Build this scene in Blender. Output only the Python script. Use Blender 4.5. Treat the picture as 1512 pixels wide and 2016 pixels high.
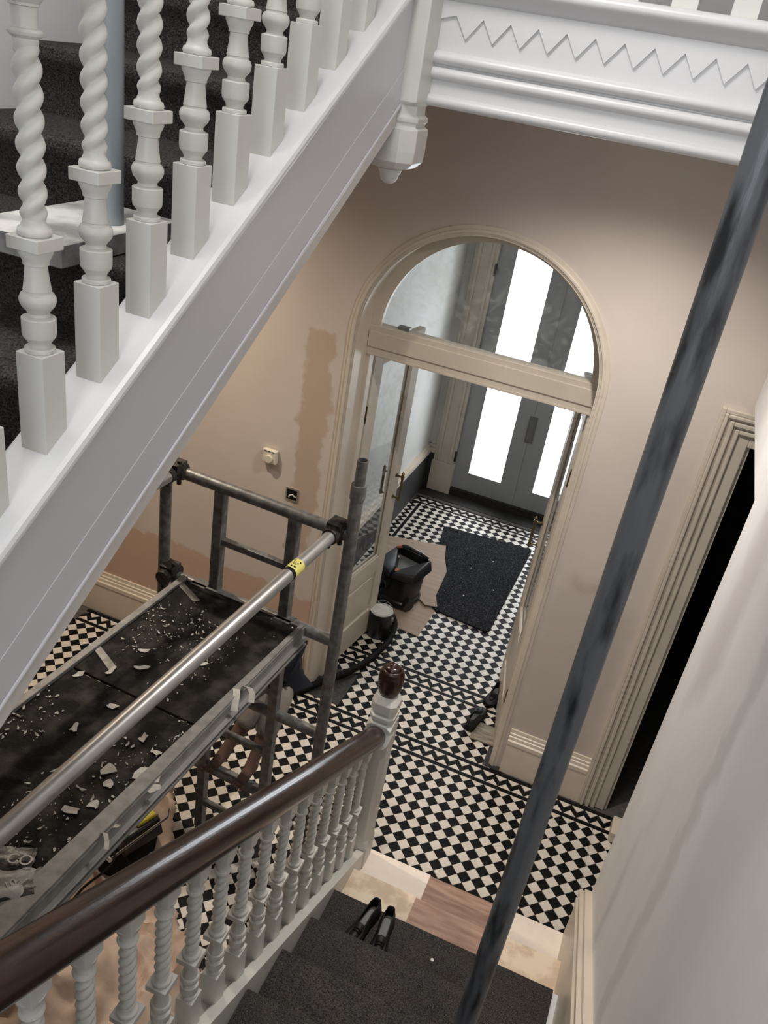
import bpy, bmesh, math, random
from math import sin, cos, pi, radians as RAD, sqrt
from mathutils import Vector, Matrix, noise
random.seed(7)
SC = bpy.context.scene
COL = SC.collection
for o in list(bpy.data.objects): bpy.data.objects.remove(o, do_unlink=True)

# ---------------- camera ----------------
CAMLOC = (0.7588152, -3.5461348, 3.5518152)
RW = ((0.91874153, 0.36518783, 0.15017273), (0.30278217, -0.40744336, -0.8615758), (-0.25345012, 0.8370351, -0.4849075))
cd = bpy.data.cameras.new('camera'); cam = bpy.data.objects.new('camera', cd); COL.objects.link(cam)
cd.sensor_fit = 'VERTICAL'; cd.sensor_height = 24.0; cd.lens = 24.0*1676.27/2016.0; cd.clip_start = 0.02
Mx = Matrix(((RW[0][0], -RW[1][0], -RW[2][0], CAMLOC[0]), (RW[0][1], -RW[1][1], -RW[2][1], CAMLOC[1]), (RW[0][2], -RW[1][2], -RW[2][2], CAMLOC[2]), (0, 0, 0, 1)))
cam.matrix_world = Mx; SC.camera = cam
# ---------------- world, lights, exposure ----------------
W = bpy.data.worlds.new('daylight'); SC.world = W; W.use_nodes = True
W.node_tree.nodes['Background'].inputs[0].default_value = (0.97, 0.985, 1.0, 1)
W.node_tree.nodes['Background'].inputs[1].default_value = 2.2
SC.view_settings.view_transform = 'Standard'; SC.view_settings.look = 'None'
SC.view_settings.exposure = 0.0; SC.view_settings.gamma = 1.0; SC.view_settings.use_curve_mapping = False
def area(name, loc, target, size, power, col, sizey=None):
    l = bpy.data.lights.new(name, 'AREA'); l.energy = power; l.color = col; l.size = size
    if sizey: l.shape = 'RECTANGLE'; l.size_y = sizey
    o = bpy.data.objects.new(name, l); COL.objects.link(o); o.location = loc
    o.rotation_euler = (Vector(target)-Vector(loc)).to_track_quat('-Z', 'Y').to_euler(); return o
area('daylight_at_front_door', (-0.14, 3.62, 1.6), (-0.14, 0.0, 0.7), 1.1, 80, (0.94, 0.97, 1.0), 2.3)
area('daylight_at_landing_window', (.35, -4.98, 3.9), (.3, 0, 2.2), 1.1, 20, (0.95, 0.97, 1.0), 1.8)

# ---------------- constants read from the photograph's geometry ----------------
TN = 0.6081602; TH = math.atan(TN); G = 0.26302; H = 0.159957; Y0 = 0.80299; D = 0.075
XR = 1.15; YW = 0.21

# ---------------- materials ----------------
def mat(name, col, rough=0.5, metal=0.0, var=0.0, scale=8.0, bump=0.0, bscale=60.0, coat=0.0, spec=0.5, stretch=None, col2=None, lo=0.35, hi=0.65):
    m = bpy.data.materials.new(name); m.use_nodes = True; nt = m.node_tree; N = nt.nodes; L = nt.links
    b = N['Principled BSDF']; b.inputs['Base Color'].default_value = (*col, 1)
    b.inputs['Roughness'].default_value = rough; b.inputs['Metallic'].default_value = metal
    b.inputs['Specular IOR Level'].default_value = spec
    if coat: b.inputs['Coat Weight'].default_value = coat; b.inputs['Coat Roughness'].default_value = 0.12
    tc = N.new('ShaderNodeTexCoord'); mp = N.new('ShaderNodeMapping'); L.new(tc.outputs['Object'], mp.inputs[0])
    if stretch: mp.inputs['Scale'].default_value = stretch
    if var or col2:
        n = N.new('ShaderNodeTexNoise'); n.inputs['Scale'].default_value = scale; n.inputs['Detail'].default_value = 6
        L.new(mp.outputs[0], n.inputs['Vector'])
        r = N.new('ShaderNodeValToRGB'); L.new(n.outputs['Fac'], r.inputs[0])
        c2 = col2 if col2 else tuple(min(1, c*(1+var)) for c in col)
        c1 = col if col2 else tuple(c*(1-var) for c in col)
        r.color_ramp.elements[0].position = lo; r.color_ramp.elements[1].position = hi
        r.color_ramp.elements[0].color = (*c1, 1); r.color_ramp.elements[1].color = (*c2, 1)
        L.new(r.outputs[0], b.inputs['Base Color'])
    if bump:
        n2 = N.new('ShaderNodeTexNoise'); n2.inputs['Scale'].default_value = bscale; n2.inputs['Detail'].default_value = 4
        L.new(mp.outputs[0], n2.inputs['Vector'])
        bp = N.new('ShaderNodeBump'); bp.inputs['Strength'].default_value = bump; bp.inputs['Distance'].default_value = 0.01
        L.new(n2.outputs['Fac'], bp.inputs['Height']); L.new(bp.outputs[0], b.inputs['Normal'])
    return m
M = {}
M['white'] = mat('white_gloss_paint', (0.64, 0.65, 0.66), 0.32, var=0.03, scale=3)
M['offwhite'] = mat('offwhite_baluster_paint', (0.62, 0.62, 0.585), 0.38, var=0.03, scale=6)
M['string'] = mat('string_board_paint', (0.58, 0.58, 0.61), 0.35, var=0.03, scale=2)
M['cream'] = mat('cream_frame_paint', (0.58, 0.515, 0.43), 0.42, var=0.07, scale=4, bump=0.05, bscale=90)
M['creamskirt'] = mat('cream_skirting_paint', (0.66, 0.58, 0.48), 0.35, var=0.04, scale=5)
M['carpet'] = mat('dark_carpet', (0.030, 0.027, 0.025), 0.98, bump=1.0, bscale=330, spec=0.05, col2=(0.155, 0.142, 0.133), scale=240, lo=0.36, hi=0.76)
M['mat'] = mat('door_mat_pile', (0.018, 0.018, 0.020), 0.98, bump=0.9, bscale=260, spec=0.05, col2=(0.10, 0.10, 0.105), scale=120, lo=0.48, hi=0.72)
M['black'] = mat('black_tile_clay', (0.006, 0.0055, 0.005), 0.6, col2=(0.018, 0.016, 0.015), scale=9, lo=0.5, hi=0.9, spec=.12)
M['ctile'] = mat('cream_tile_clay', (0.68, 0.625, 0.55), 0.45, col2=(0.56, 0.51, 0.44), scale=6, lo=0.45, hi=0.85)
M['grout'] = mat('grout', (0.085, 0.075, 0.066), 0.9, var=0.2, scale=30)
M['wood'] = mat('handrail_mahogany', (0.014, 0.0055, 0.004), 0.27, col2=(0.032, 0.012, 0.008), scale=14, stretch=(6, 1, 1), coat=0.2, spec=.38, bump=0.08, bscale=45)
M['barewood'] = mat('bare_tread_wood', (0.27, 0.16, 0.115), 0.6, col2=(0.42, 0.27, 0.20), scale=7, stretch=(1, 7, 1), bump=0.15)
M['marg1'] = mat('white_tread_margin_paint', (0.84, 0.74, 0.64), 0.45, var=0.04, scale=12)
M['marg2'] = mat('worn_cream_margin_paint', (0.56, 0.43, 0.31), 0.5, col2=(0.72, 0.60, 0.46), scale=14, lo=0.4, hi=0.55)
M['alu'] = mat('scaffold_aluminium', (0.20, 0.198, 0.192), 0.45, metal=0.45, col2=(0.11, 0.106, 0.10), scale=34, bump=0.12, bscale=120)
M['alub'] = mat('bright_aluminium_tube', (0.50, 0.495, 0.49), 0.36, metal=0.75, col2=(0.40, 0.395, 0.39), scale=9)
M['alug'] = mat('dull_grey_aluminium', (0.235, 0.232, 0.225), 0.55, metal=0.35, col2=(0.15, 0.147, 0.142), scale=30, lo=.4, hi=.75)
M['steel'] = mat('weathered_steel_tube', (0.115, 0.125, 0.137), 0.42, metal=0.4, col2=(0.018, 0.020, 0.023), scale=22, stretch=(1.6, 1.6, 0.30), lo=0.47, hi=0.66, bump=0.25, bscale=40)
M['steel2'] = mat('pale_steel_tube', (0.26, 0.29, 0.31), 0.5, metal=0.3, var=0.25, scale=12, stretch=(1, 1, .2))
M['clamp'] = mat('dark_clamp_iron', (0.035, 0.030, 0.027), 0.5, metal=0.5, var=0.4, scale=60, bump=0.4, bscale=90)
M['ply'] = mat('platform_board', (0.005, 0.0045, 0.004), 0.7, col2=(0.085, 0.076, 0.068), scale=13, lo=0.46, hi=0.92, bump=0.3, bscale=90, spec=.15)
M['flake'] = mat('paint_flake', (0.50, 0.48, 0.44), 0.7, var=0.12, scale=40)
M['plank'] = mat('painted_plank', (0.60, 0.60, 0.58), 0.55, col2=(0.20, 0.20, 0.195), scale=7, lo=0.42, hi=0.62, bump=0.2)
M['plankside'] = mat('plank_edge', (0.20, 0.20, 0.20), 0.7, var=0.3, scale=30)
M['grey'] = mat('grey_door_paint', (0.36, 0.365, 0.37), 0.42, var=0.05, scale=3)
M['greyplate'] = mat('letterplate', (0.22, 0.22, 0.225), 0.4, metal=0.4)
M['dado'] = mat('dark_grey_skirting', (0.035, 0.035, 0.036), 0.5, var=0.1)
M['blackp'] = mat('black_plastic', (0.008, 0.008, 0.009), 0.38, var=0.3, scale=12)
M['blackr'] = mat('black_rubber', (0.004, 0.004, 0.004), 0.75, spec=.2)
M['shoe'] = mat('black_shoe_leather', (0.005, 0.005, 0.006), 0.62, var=0.2)
M['card'] = mat('cardboard', (0.36, 0.265, 0.20), 0.85, var=0.10, scale=5, bump=0.12, bscale=50, stretch=(0.4, 6, 1))
M['sheet'] = mat('cotton_dust_sheet', (0.60, 0.46, 0.36), 0.9, col2=(0.46, 0.34, 0.26), scale=6, bump=0.2, bscale=40)
M['brass'] = mat('aged_brass', (0.18, 0.13, 0.07), 0.35, metal=0.9)
M['chrome'] = mat('chrome', (0.7, 0.7, 0.7), 0.15, metal=1.0)
M['plastic'] = mat('white_plastic', (0.66, 0.60, 0.50), 0.4)
M['yellow'] = mat('yellow_plastic', (0.55, 0.46, 0.04), 0.45, var=0.1)
M['yellab'] = mat('yellow_label_paper', (0.72, 0.66, 0.18), 0.6, var=0.06)
M['skin'] = mat('skin', (0.15, 0.088, 0.068), 0.6, var=0.08, scale=12)
M['nail'] = mat('toenail', (0.30, 0.19, 0.15), 0.35)
M['trous'] = mat('taupe_cotton', (0.27, 0.235, 0.205), 0.9, var=0.15, scale=20, bump=0.2, bscale=200)
M['navy'] = mat('navy_fleece', (0.003, 0.004, 0.010), 0.95, bump=0.2, bscale=200)
M['hair'] = mat('brown_hair', (0.03, 0.018, 0.012), 0.6, bump=0.3, bscale=120)
M['bag'] = mat('grey_plastic_bag', (0.33, 0.32, 0.30), 0.4, col2=(0.22, 0.215, 0.20), scale=16, bump=0.35, bscale=30)
M['bagblack'] = mat('black_printed_bag', (0.008, 0.008, 0.008), 0.35, bump=0.25, bscale=30)
M['orange'] = mat('orange_plastic', (0.35, 0.13, 0.07), 0.5)
M['greyp'] = mat('grey_plastic', (0.16, 0.165, 0.16), 0.5)
M['tinlid'] = mat('paint_tin_lid', (0.50, 0.48, 0.43), 0.4, var=0.12, scale=20)
M['slate'] = mat('slate_hearth_patch', (0.012, 0.011, 0.010), 0.6, col2=(0.03, 0.027, 0.024), scale=30, bump=0.4)
M['thresh'] = mat('worn_threshold_wood', (0.14, 0.115, 0.085), 0.6, col2=(0.30, 0.26, 0.20), scale=10, stretch=(1, 5, 1))
M['darkroom'] = mat('unlit_room_shade', (0.06, 0.052, 0.047), 0.8, var=0.1)  # near-black wall colour stands in for the room's lack of light
M['ceil'] = mat('ceiling_paint', (0.62, 0.60, 0.57), 0.7, var=0.03)
M['upwall'] = mat('upper_wall_paint', (0.66, 0.65, 0.64), 0.6, var=0.03)
M['gripwhite'] = mat('white_speck', (0.7, 0.68, 0.62), 0.6)

def glassmat(name, tint, gl=0.10, smear=0.0):
    m = bpy.data.materials.new(name); m.use_nodes = True; nt = m.node_tree; N = nt.nodes; L = nt.links
    for n in list(N):
        if n.type == 'BSDF_PRINCIPLED': N.remove(n)
    out = [n for n in N if n.type == 'OUTPUT_MATERIAL'][0]
    t = N.new('ShaderNodeBsdfTransparent'); t.inputs[0].default_value = (*tint, 1)
    g = N.new('ShaderNodeBsdfGlossy'); g.inputs['Roughness'].default_value = 0.02
    mx = N.new('ShaderNodeMixShader'); lw = N.new('ShaderNodeLayerWeight'); lw.inputs[0].default_value = .5
    pw = N.new('ShaderNodeMath'); pw.operation = 'POWER'; pw.inputs[1].default_value = 4.5; L.new(lw.outputs['Facing'], pw.inputs[0])
    ma = N.new('ShaderNodeMath'); ma.operation = 'MULTIPLY_ADD'; ma.inputs[1].default_value = .85; ma.inputs[2].default_value = .03; L.new(pw.outputs[0], ma.inputs[0])
    L.new(ma.outputs[0], mx.inputs[0]); L.new(t.outputs[0], mx.inputs[1]); L.new(g.outputs[0], mx.inputs[2])
    if smear:
        d = N.new('ShaderNodeBsdfDiffuse'); d.inputs[0].default_value = (0.8, 0.8, 0.8, 1)
        n1 = N.new('ShaderNodeTexNoise'); n1.inputs['Scale'].default_value = 14; n1.inputs['Detail'].default_value = 8; n1.inputs['Distortion'].default_value = 1.5
        tc = N.new('ShaderNodeTexCoord'); L.new(tc.outputs['Object'], n1.inputs['Vector'])
        r = N.new('ShaderNodeMapRange'); r.inputs[1].default_value = 0.45; r.inputs[2].default_value = 0.8; r.inputs[3].default_value = 0.0; r.inputs[4].default_value = smear
        L.new(n1.outputs['Fac'], r.inputs[0]); m2 = N.new('ShaderNodeMixShader')
        L.new(r.outputs[0], m2.inputs[0]); L.new(mx.outputs[0], m2.inputs[1]); L.new(d.outputs[0], m2.inputs[2]); L.new(m2.outputs[0], out.inputs[0])
    else: L.new(mx.outputs[0], out.inputs[0])
    return m
M['glass'] = glassmat('clear_pane_glass', (0.97, 0.98, 0.98), smear=0.14)
M['glass2'] = glassmat('front_door_glass', (0.98, 0.99, 1.0))

# plaster wall: pinkish base with stains, patches and, on the hall wall, painted-in shade
def plaster(name, base, spots, patches=(), var=0.1, seed=0.0, streak=None):
    m = bpy.data.materials.new(name); m.use_nodes = True; nt = m.node_tree; N = nt.nodes; L = nt.links
    b = N['Principled BSDF']; b.inputs['Roughness'].default_value = 0.62; b.inputs['Specular IOR Level'].default_value = 0.35
    geo = N.new('ShaderNodeNewGeometry'); sep = N.new('ShaderNodeSeparateXYZ'); L.new(geo.outputs['Position'], sep.inputs[0])
    n = N.new('ShaderNodeTexNoise'); n.inputs['Scale'].default_value = 1.7; n.inputs['Detail'].default_value = 5
    mp = N.new('ShaderNodeMapping'); mp.inputs['Location'].default_value = (seed, seed, 0); L.new(geo.outputs['Position'], mp.inputs[0])
    if streak: mp.inputs['Scale'].default_value = streak
    L.new(mp.outputs[0], n.inputs['Vector'])
    r = N.new('ShaderNodeValToRGB'); L.new(n.outputs['Fac'], r.inputs[0])
    r.color_ramp.elements[0].position = 0.32; r.color_ramp.elements[1].position = 0.68
    r.color_ramp.elements[0].color = (*spots, 1); r.color_ramp.elements[1].color = (*base, 1)
    cur = r.outputs[0]
    n2 = N.new('ShaderNodeTexNoise'); n2.inputs['Scale'].default_value = 9.0; n2.inputs['Detail'].default_value = 6
    L.new(geo.outputs['Position'], n2.inputs['Vector'])
    def math_(op, a, bb, clamp=False):
        k = N.new('ShaderNodeMath'); k.operation = op; k.use_clamp = clamp
        for i, v in enumerate((a, bb)):
            if isinstance(v, (int, float)): k.inputs[i].default_value = v
            else: L.new(v, k.inputs[i])
        return k.outputs[0]
    off = math_('MULTIPLY', math_('SUBTRACT', n2.outputs['Fac'], 0.5), 0.16)
    for (ax, a0, a1, z0, z1, soft, col, fac, slope) in patches:
        u = math_('ADD', sep.outputs['XYZ'.index(ax)], off)
        z = math_('ADD', math_('ADD', sep.outputs[2], off), math_('MULTIPLY', sep.outputs['XYZ'.index(ax)], -slope))
        f = None
        for v, lo, sgn in ((u, a0, 1), (u, a1, -1), (z, z0, 1), (z, z1, -1)):
            e = math_('DIVIDE', math_('MULTIPLY', math_('SUBTRACT', v, lo), sgn), soft, True)
            f = e if f is None else math_('MULTIPLY', f, e)
        f = math_('MULTIPLY', f, fac)
        mx = N.new('ShaderNodeMixRGB'); L.new(f, mx.inputs[0]); L.new(cur, mx.inputs[1]); mx.inputs[2].default_value = (*col, 1); cur = mx.outputs[0]
    L.new(cur, b.inputs['Base Color'])
    bp = N.new('ShaderNodeBump'); bp.inputs['Strength'].default_value = 0.12; bp.inputs['Distance'].default_value = 0.01
    L.new(n2.outputs['Fac'], bp.inputs['Height']); L.new(bp.outputs[0], b.inputs['Normal'])
    return m
M['archwall'] = plaster('bare_plaster_hall', (0.60, 0.535, 0.475), (0.54, 0.475, 0.425), (
    ('X', -0.93, -0.76, 0.95, 2.26, 0.02, (0.42, 0.30, 0.215), 0.7, 0.0),
    ('X', -1.05, -0.70, 1.9, 2.7, 0.25, (0.47, 0.39, 0.33), 0.4, 0.0),
    ('X', -3.0, -0.7, -0.1, 0.62, 0.015, (0.50, 0.345, 0.255), 0.85, -0.06),
    ('X', -1.09, -1.0, 1.38, 1.50, 0.02, (0.40, 0.31, 0.24), 0.7, 0.0),
    ('X', -2.5, 0.4, 2.75, 4.0, 0.5, (0.44, 0.37, 0.35), 0.6, 0.0),  # shade under the landing, put into the upper wall colour
    ('X', 0.60, 0.85, 1.25, 1.40, 0.06, (0.40, 0.32, 0.27), 0.6, 0.0),
    ('X', 0.55, 1.02, -0.1, 1.30, 0.05, (0.47, 0.41, 0.37), 0.55, 0.0)), seed=3.1)
M['rightwall'] = plaster('new_skim_plaster', (0.78, 0.77, 0.765), (0.70, 0.67, 0.67), (
    ('Y', -1.45, -1.0, 0.5, 1.9, 0.15, (0.46, 0.40, 0.405), 0.45, -1.1),
    ('Y', -1.9, -1.75, 1.0, 3.1, 0.05, (0.42, 0.40, 0.385), 0.4, 0.0)), streak=(1, 1.9, 0.55), seed=1.0)
M['vest'] = plaster('vestibule_plaster', (0.68, 0.68, 0.66), (0.55, 0.54, 0.50), (
    ('Y', 2.9, 3.2, 1.0, 4.0, 0.12, (0.33, 0.31, 0.26), 0.5, 0.0),), seed=5.0)

# ---------------- geometry helpers ----------------
ORG = {}
class MB:
    def __init__(s): s.v = []; s.f = []; s.mi = []; s.cur = 0
    def add(s, vs, fs):
        b = len(s.v); s.v += [tuple(v) for v in vs]
        for f in fs: s.f.append(tuple(b+i for i in f)); s.mi.append(s.cur)
        return s
    def box(s, x0, x1, y0, y1, z0, z1):
        vs = [(x, y, z) for z in (z0, z1) for y in (y0, y1) for x in (x0, x1)]
        return s.add(vs, [(0, 2, 3, 1), (4, 5, 7, 6), (0, 1, 5, 4), (2, 6, 7, 3), (0, 4, 6, 2), (1, 3, 7, 5)])
    def hexa(s, bot, top):
        n = len(bot); vs = list(bot)+list(top)
        return s.add(vs, [tuple(range(n-1, -1, -1)), tuple(range(n, 2*n))]+[(i, (i+1) % n, n+(i+1) % n, n+i) for i in range(n)])
    def prism(s, poly, a0, a1, ax):
        # poly: 2D points; extruded along axis ax ('x': (y,z) 'y': (x,z) 'z': (x,y))
        def P(p, a): return {'x': (a, p[0], p[1]), 'y': (p[0], a, p[1]), 'z': (p[0], p[1], a)}[ax]
        A = [P(p, a0) for p in poly]; B = [P(p, a1) for p in poly]
        return s.hexa(A, B)
    def loft(s, rings, cap=True, closed=True):
        n = len(rings[0]); vs = [p for r in rings for p in r]; fs = []
        for k in range(len(rings)-1):
            for i in range(n if closed else n-1):
                j = (i+1) % n; fs.append((k*n+i, k*n+j, (k+1)*n+j, (k+1)*n+i))
        if cap and closed: fs += [tuple(range(n-1, -1, -1)), tuple((len(rings)-1)*n+i for i in range(n))]
        return s.add(vs, fs)
    def tube(s, pts, r, n=16, cap=True, hollow=0.0):
        pts = [Vector(p) for p in pts]; rings = []
        rs = r if isinstance(r, (list, tuple)) else [r]*len(pts)
        up = None
        for k, p in enumerate(pts):
            t = (pts[min(k+1, len(pts)-1)]-pts[max(k-1, 0)]).normalized()
            if up is None: up = t.orthogonal().normalized()
            u = (up-t*up.dot(t)).normalized(); up = u; w = t.cross(u)
            rings.append([p+(u*cos(2*pi*i/n)+w*sin(2*pi*i/n))*rs[k] for i in range(n)])
        if hollow:
            t = (pts[-1]-pts[-2]).normalized()
            inner = [[pts[-1]+(q-pts[-1])*hollow for q in rings[-1]]]
            inner.append([q-t*0.08 for q in inner[0]])
            rings = rings+inner
        return s.loft(rings, cap)
    def lathe(s, prof, cx=0, cy=0, cz=0, n=20, ang=0.0, cap=True):
        return s.loft([[(cx+r*cos(2*pi*i/n+ang), cy+r*sin(2*pi*i/n+ang), cz+z) for i in range(n)] for r, z in prof], cap)
    def build(s, name, m, parent=None, smooth=False, bevel=0.0, org=None, local=False, kind=None, sharp=40):
        me = bpy.data.meshes.new(name)
        if not local:
            if parent is not None: o0 = ORG[parent.name]
            elif org is not None: o0 = Vector(org)
            else:
                xs = [v[0] for v in s.v]; ys = [v[1] for v in s.v]; zs = [v[2] for v in s.v]
                o0 = Vector(((min(xs)+max(xs))/2, (min(ys)+max(ys))/2, min(zs)))
        else: o0 = Vector((0, 0, 0))
        me.from_pydata([(v[0]-o0[0], v[1]-o0[1], v[2]-o0[2]) for v in s.v], [], s.f)
        mats = m if isinstance(m, (list, tuple)) else [m]
        for q in mats: me.materials.append(M[q] if isinstance(q, str) else q)
        if len(mats) > 1: me.polygons.foreach_set('material_index', s.mi)
        bm = bmesh.new(); bm.from_mesh(me); bmesh.ops.recalc_face_normals(bm, faces=bm.faces)
        if bevel: bmesh.ops.bevel(bm, geom=[e for e in bm.edges if len(e.link_faces) == 2 and e.calc_face_angle(0) > 0.5], offset=bevel, segments=1 if bevel < .003 else 2, affect='EDGES', profile=0.5)
        bm.to_mesh(me); bm.free()
        if smooth:
            me.polygons.foreach_set('use_smooth', [True]*len(me.polygons))
            try: me.set_sharp_from_angle(angle=RAD(sharp))
            except Exception: pass
        o = bpy.data.objects.new(name, me); COL.objects.link(o)
        if parent is not None: o.parent = parent; ORG[o.name] = o0
        else: o.location = o0; ORG[o.name] = Vector(o0)
        if kind: o['kind'] = kind
        return o
def thing(name, label, cat, loc=(0, 0, 0), group=None, rz=0.0):
    o = bpy.data.objects.new(name, None); COL.objects.link(o); o.location = loc; o.rotation_euler = (0, 0, rz); o.empty_display_size = 0.05
    ORG[o.name] = Vector(loc)
    return tag(o, label, cat, group)
def tag(o, label, cat, group=None):
    o['label'] = label; o['category'] = cat
    if group: o['group'] = group
    return o
def struct(o, label, cat='wall'):
    o['kind'] = 'structure'; o['label'] = label; o['category'] = cat; return o
def dup(ob, parent=None):
    c = ob.copy(); COL.objects.link(c); c.parent = parent
    ORG[c.name] = ORG.get(ob.name, Vector((0, 0, 0)))
    for ch in list(ob.children): dup(ch, c)
    return c
def copy_to(ob, parent, loc):
    c = dup(ob, parent); c.location = loc; return c

# ======================= STRUCTURE =======================
# arch wall (front wall of the hall): opening with a round head, and the doorway at the right
XC, ZC, RO = -0.08, 2.27, 0.60
YB = 0.45
b = MB()
b.box(-2.6, XC-RO, YW, YB, 0, 3.4); b.box(XC+RO, 1.18, YW, YB, 0, 3.4)
b.box(1.18, 1.95, YW, YB, 2.28, 3.4); b.box(1.95, 2.6, YW, YB, 0, 3.4)
n = 40; arc = [(XC-RO*cos(pi*i/n), ZC+RO*sin(pi*i/n)) for i in range(n+1)]
for i in range(n):
    (xa, za), (xb, zb) = arc[i], arc[i+1]
    b.hexa([(xa, YW, za), (xb, YW, zb), (xb, YB, zb), (xa, YB, za)], [(xa, YW, 3.4), (xb, YW, 3.4), (xb, YB, 3.4), (xa, YB, 3.4)])
struct(b.build('wall_front', 'archwall'), 'bare plaster hall wall around the arched inner doorway')
b = MB(); b.box(-2.6, 2.6, YW+.01, YB, 3.4, 5.3); struct(b.build('wall_upper_front', 'white'), 'white wall beyond the first-floor landing')
# right wall of the staircase with the square-headed passage opening
b = MB(); b.box(XR, XR+.14, -4.7, -0.79, 0, 5.3); b.box(XR, XR+.14, -0.79, YW, 2.425, 5.3)
struct(b.build('wall_right', 'rightwall', bevel=0.006), 'patchy grey-white plastered wall beside the lower stair flight')
b = MB(); b.box(2.6, 2.7, -4.7, YW, 0, 3.4); b.box(XR+.14, 2.6, -2.4, -2.3, 0, 3.4); b.box(XR+.14, 2.6, -2.3, YW, 3.4, 3.5)
struct(b.build('wall_passage', 'archwall'), 'plaster walls of the side passage behind the stair wall')
b = MB(); b.box(-2.6, -2.45, -4.7, YW, 0, 3.4)
struct(b.build('wall_left', 'archwall'), 'left plaster wall of the lower hall')
b = MB(); b.box(-2.6, -.2, -4.8, -4.7, 0, 5.3); b.box(.9, 2.7, -4.8, -4.7, 0, 5.3); b.box(-.2, .9, -4.8, -4.7, 0, 3.0); b.box(-.2, .9, -4.8, -4.7, 4.8, 5.3)
struct(b.build('wall_back', 'upwall'), 'wall behind the half landing')
b = MB(); b.box(-.2, -.14, -4.78, -4.71, 3.0, 4.8); b.box(.84, .9, -4.78, -4.71, 3.0, 4.8); b.box(-.14, .84, -4.78, -4.71, 3.0, 3.06); b.box(-.14, .84, -4.78, -4.71, 4.74, 4.8); b.box(-.14, .84, -4.765, -4.725, 3.88, 3.92); b.box(.33, .37, -4.765, -4.725, 3.06, 4.74)
w1 = struct(b.build('window_1', 'white'), 'white sash window on the half landing behind the viewpoint', 'window')
b = MB(); b.box(-.14, .84, -4.747, -4.743, 3.06, 4.74); b.build('glass_pane', 'glass2', w1)
b = MB()
zs = lambda y: 4.15+TN*y
b.prism([(-4.7, zs(-4.7)), (-1.2, zs(-1.2)), (-1.2, 3.4), (YW, 3.4), (YW, 5.3), (-4.7, 5.3)], -1.12, -1.0, 'x')
struct(b.build('wall_upper_left', 'white'), 'white wall at the far side of the upper stair flight')
b = MB(); b.box(-2.6, 2.7, -4.7, .45, 5.3, 5.4)
struct(b.build('ceiling_upper', 'ceil'), 'ceiling high above the stairwell', 'ceiling')
b = MB(); b.box(-2.6, -1.10, -4.7, YW, 3.4, 3.5); b.box(-1.05, -.11, -1.06, YW, 3.44, 3.5); b.box(-.11, XR, -1.17, YW, 3.44, 3.69)
struct(b.build('ceiling', 'ceil'), 'hall ceiling beneath the first-floor landing', 'ceiling')
# vestibule
VX0, VX1, VY = -1.0, 0.74, 3.30
b = MB(); b.box(VX0-.1, VX0, YB, VY, 0, 3.0); struct(b.build('wall_vestibule_left', 'vest'), 'stained pale wall at the left of the vestibule')
b = MB(); b.box(VX1, VX1+.1, YB, VY, 0, 3.0); struct(b.build('wall_vestibule_right', 'vest'), 'pale wall at the right of the vestibule')
b = MB(); b.box(VX0-.1, -.80, VY, VY+.2, 0, 3.0); b.box(.50, VX1+.1, VY, VY+.2, 0, 3.0); b.box(-.80, .50, VY, VY+.2, 2.62, 3.0)
struct(b.build('wall_vestibule_front', 'vest'), 'vestibule wall around the front door')
b = MB(); b.box(VX0-.1, VX1+.1, YB, VY+.2, 3.0, 3.1); struct(b.build('ceiling_vestibule', 'ceil'), 'vestibule ceiling', 'ceiling')
# dark room behind the right doorway
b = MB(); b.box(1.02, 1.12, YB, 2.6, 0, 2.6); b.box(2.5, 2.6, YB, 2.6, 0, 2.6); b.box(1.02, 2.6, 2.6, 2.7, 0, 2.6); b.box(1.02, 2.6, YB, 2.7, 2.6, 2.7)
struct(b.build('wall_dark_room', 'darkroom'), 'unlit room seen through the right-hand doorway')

# ---------------- floor with tiles ----------------
b = MB(); b.box(-2.6, 2.7, -4.7, 3.5, -0.10, -0.004)
floor = struct(b.build('floor', 'grout', org=(0, 0, 0)), 'black and cream diagonal chequered tile floor with zigzag borders', 'floor')
g_ = 0.0007; TT = 0.0
def clip(poly, x0, x1, y0, y1):
    for ax, lim, sg in ((0, x0, 1), (0, x1, -1), (1, y0, 1), (1, y1, -1)):
        out = []
        for i in range(len(poly)):
            p, q = poly[i], poly[(i+1) % len(poly)]
            dp = sg*(p[ax]-lim); dq = sg*(q[ax]-lim)
            if dp >= 0: out.append(p)
            if (dp >= 0) != (dq >= 0):
                t = dp/(dp-dq); out.append((p[0]+(q[0]-p[0])*t, p[1]+(q[1]-p[1])*t))
        poly = out
        if len(poly) < 3: return None
    return poly
def area2(p): return abs(sum(p[i][0]*p[(i+1) % len(p)][1]-p[(i+1) % len(p)][0]*p[i][1] for i in range(len(p))))/2
def project(x, y, z=0.0):
    d = (x-CAMLOC[0], y-CAMLOC[1], z-CAMLOC[2])
    q = [sum(RW[i][k]*d[k] for k in range(3)) for i in range(3)]
    if q[2] < .05: return None
    return 756+1676.27*q[0]/q[2], 1008+1676.27*q[1]/q[2], q[2]
tiles = {'black': [], 'cream': []}
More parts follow.
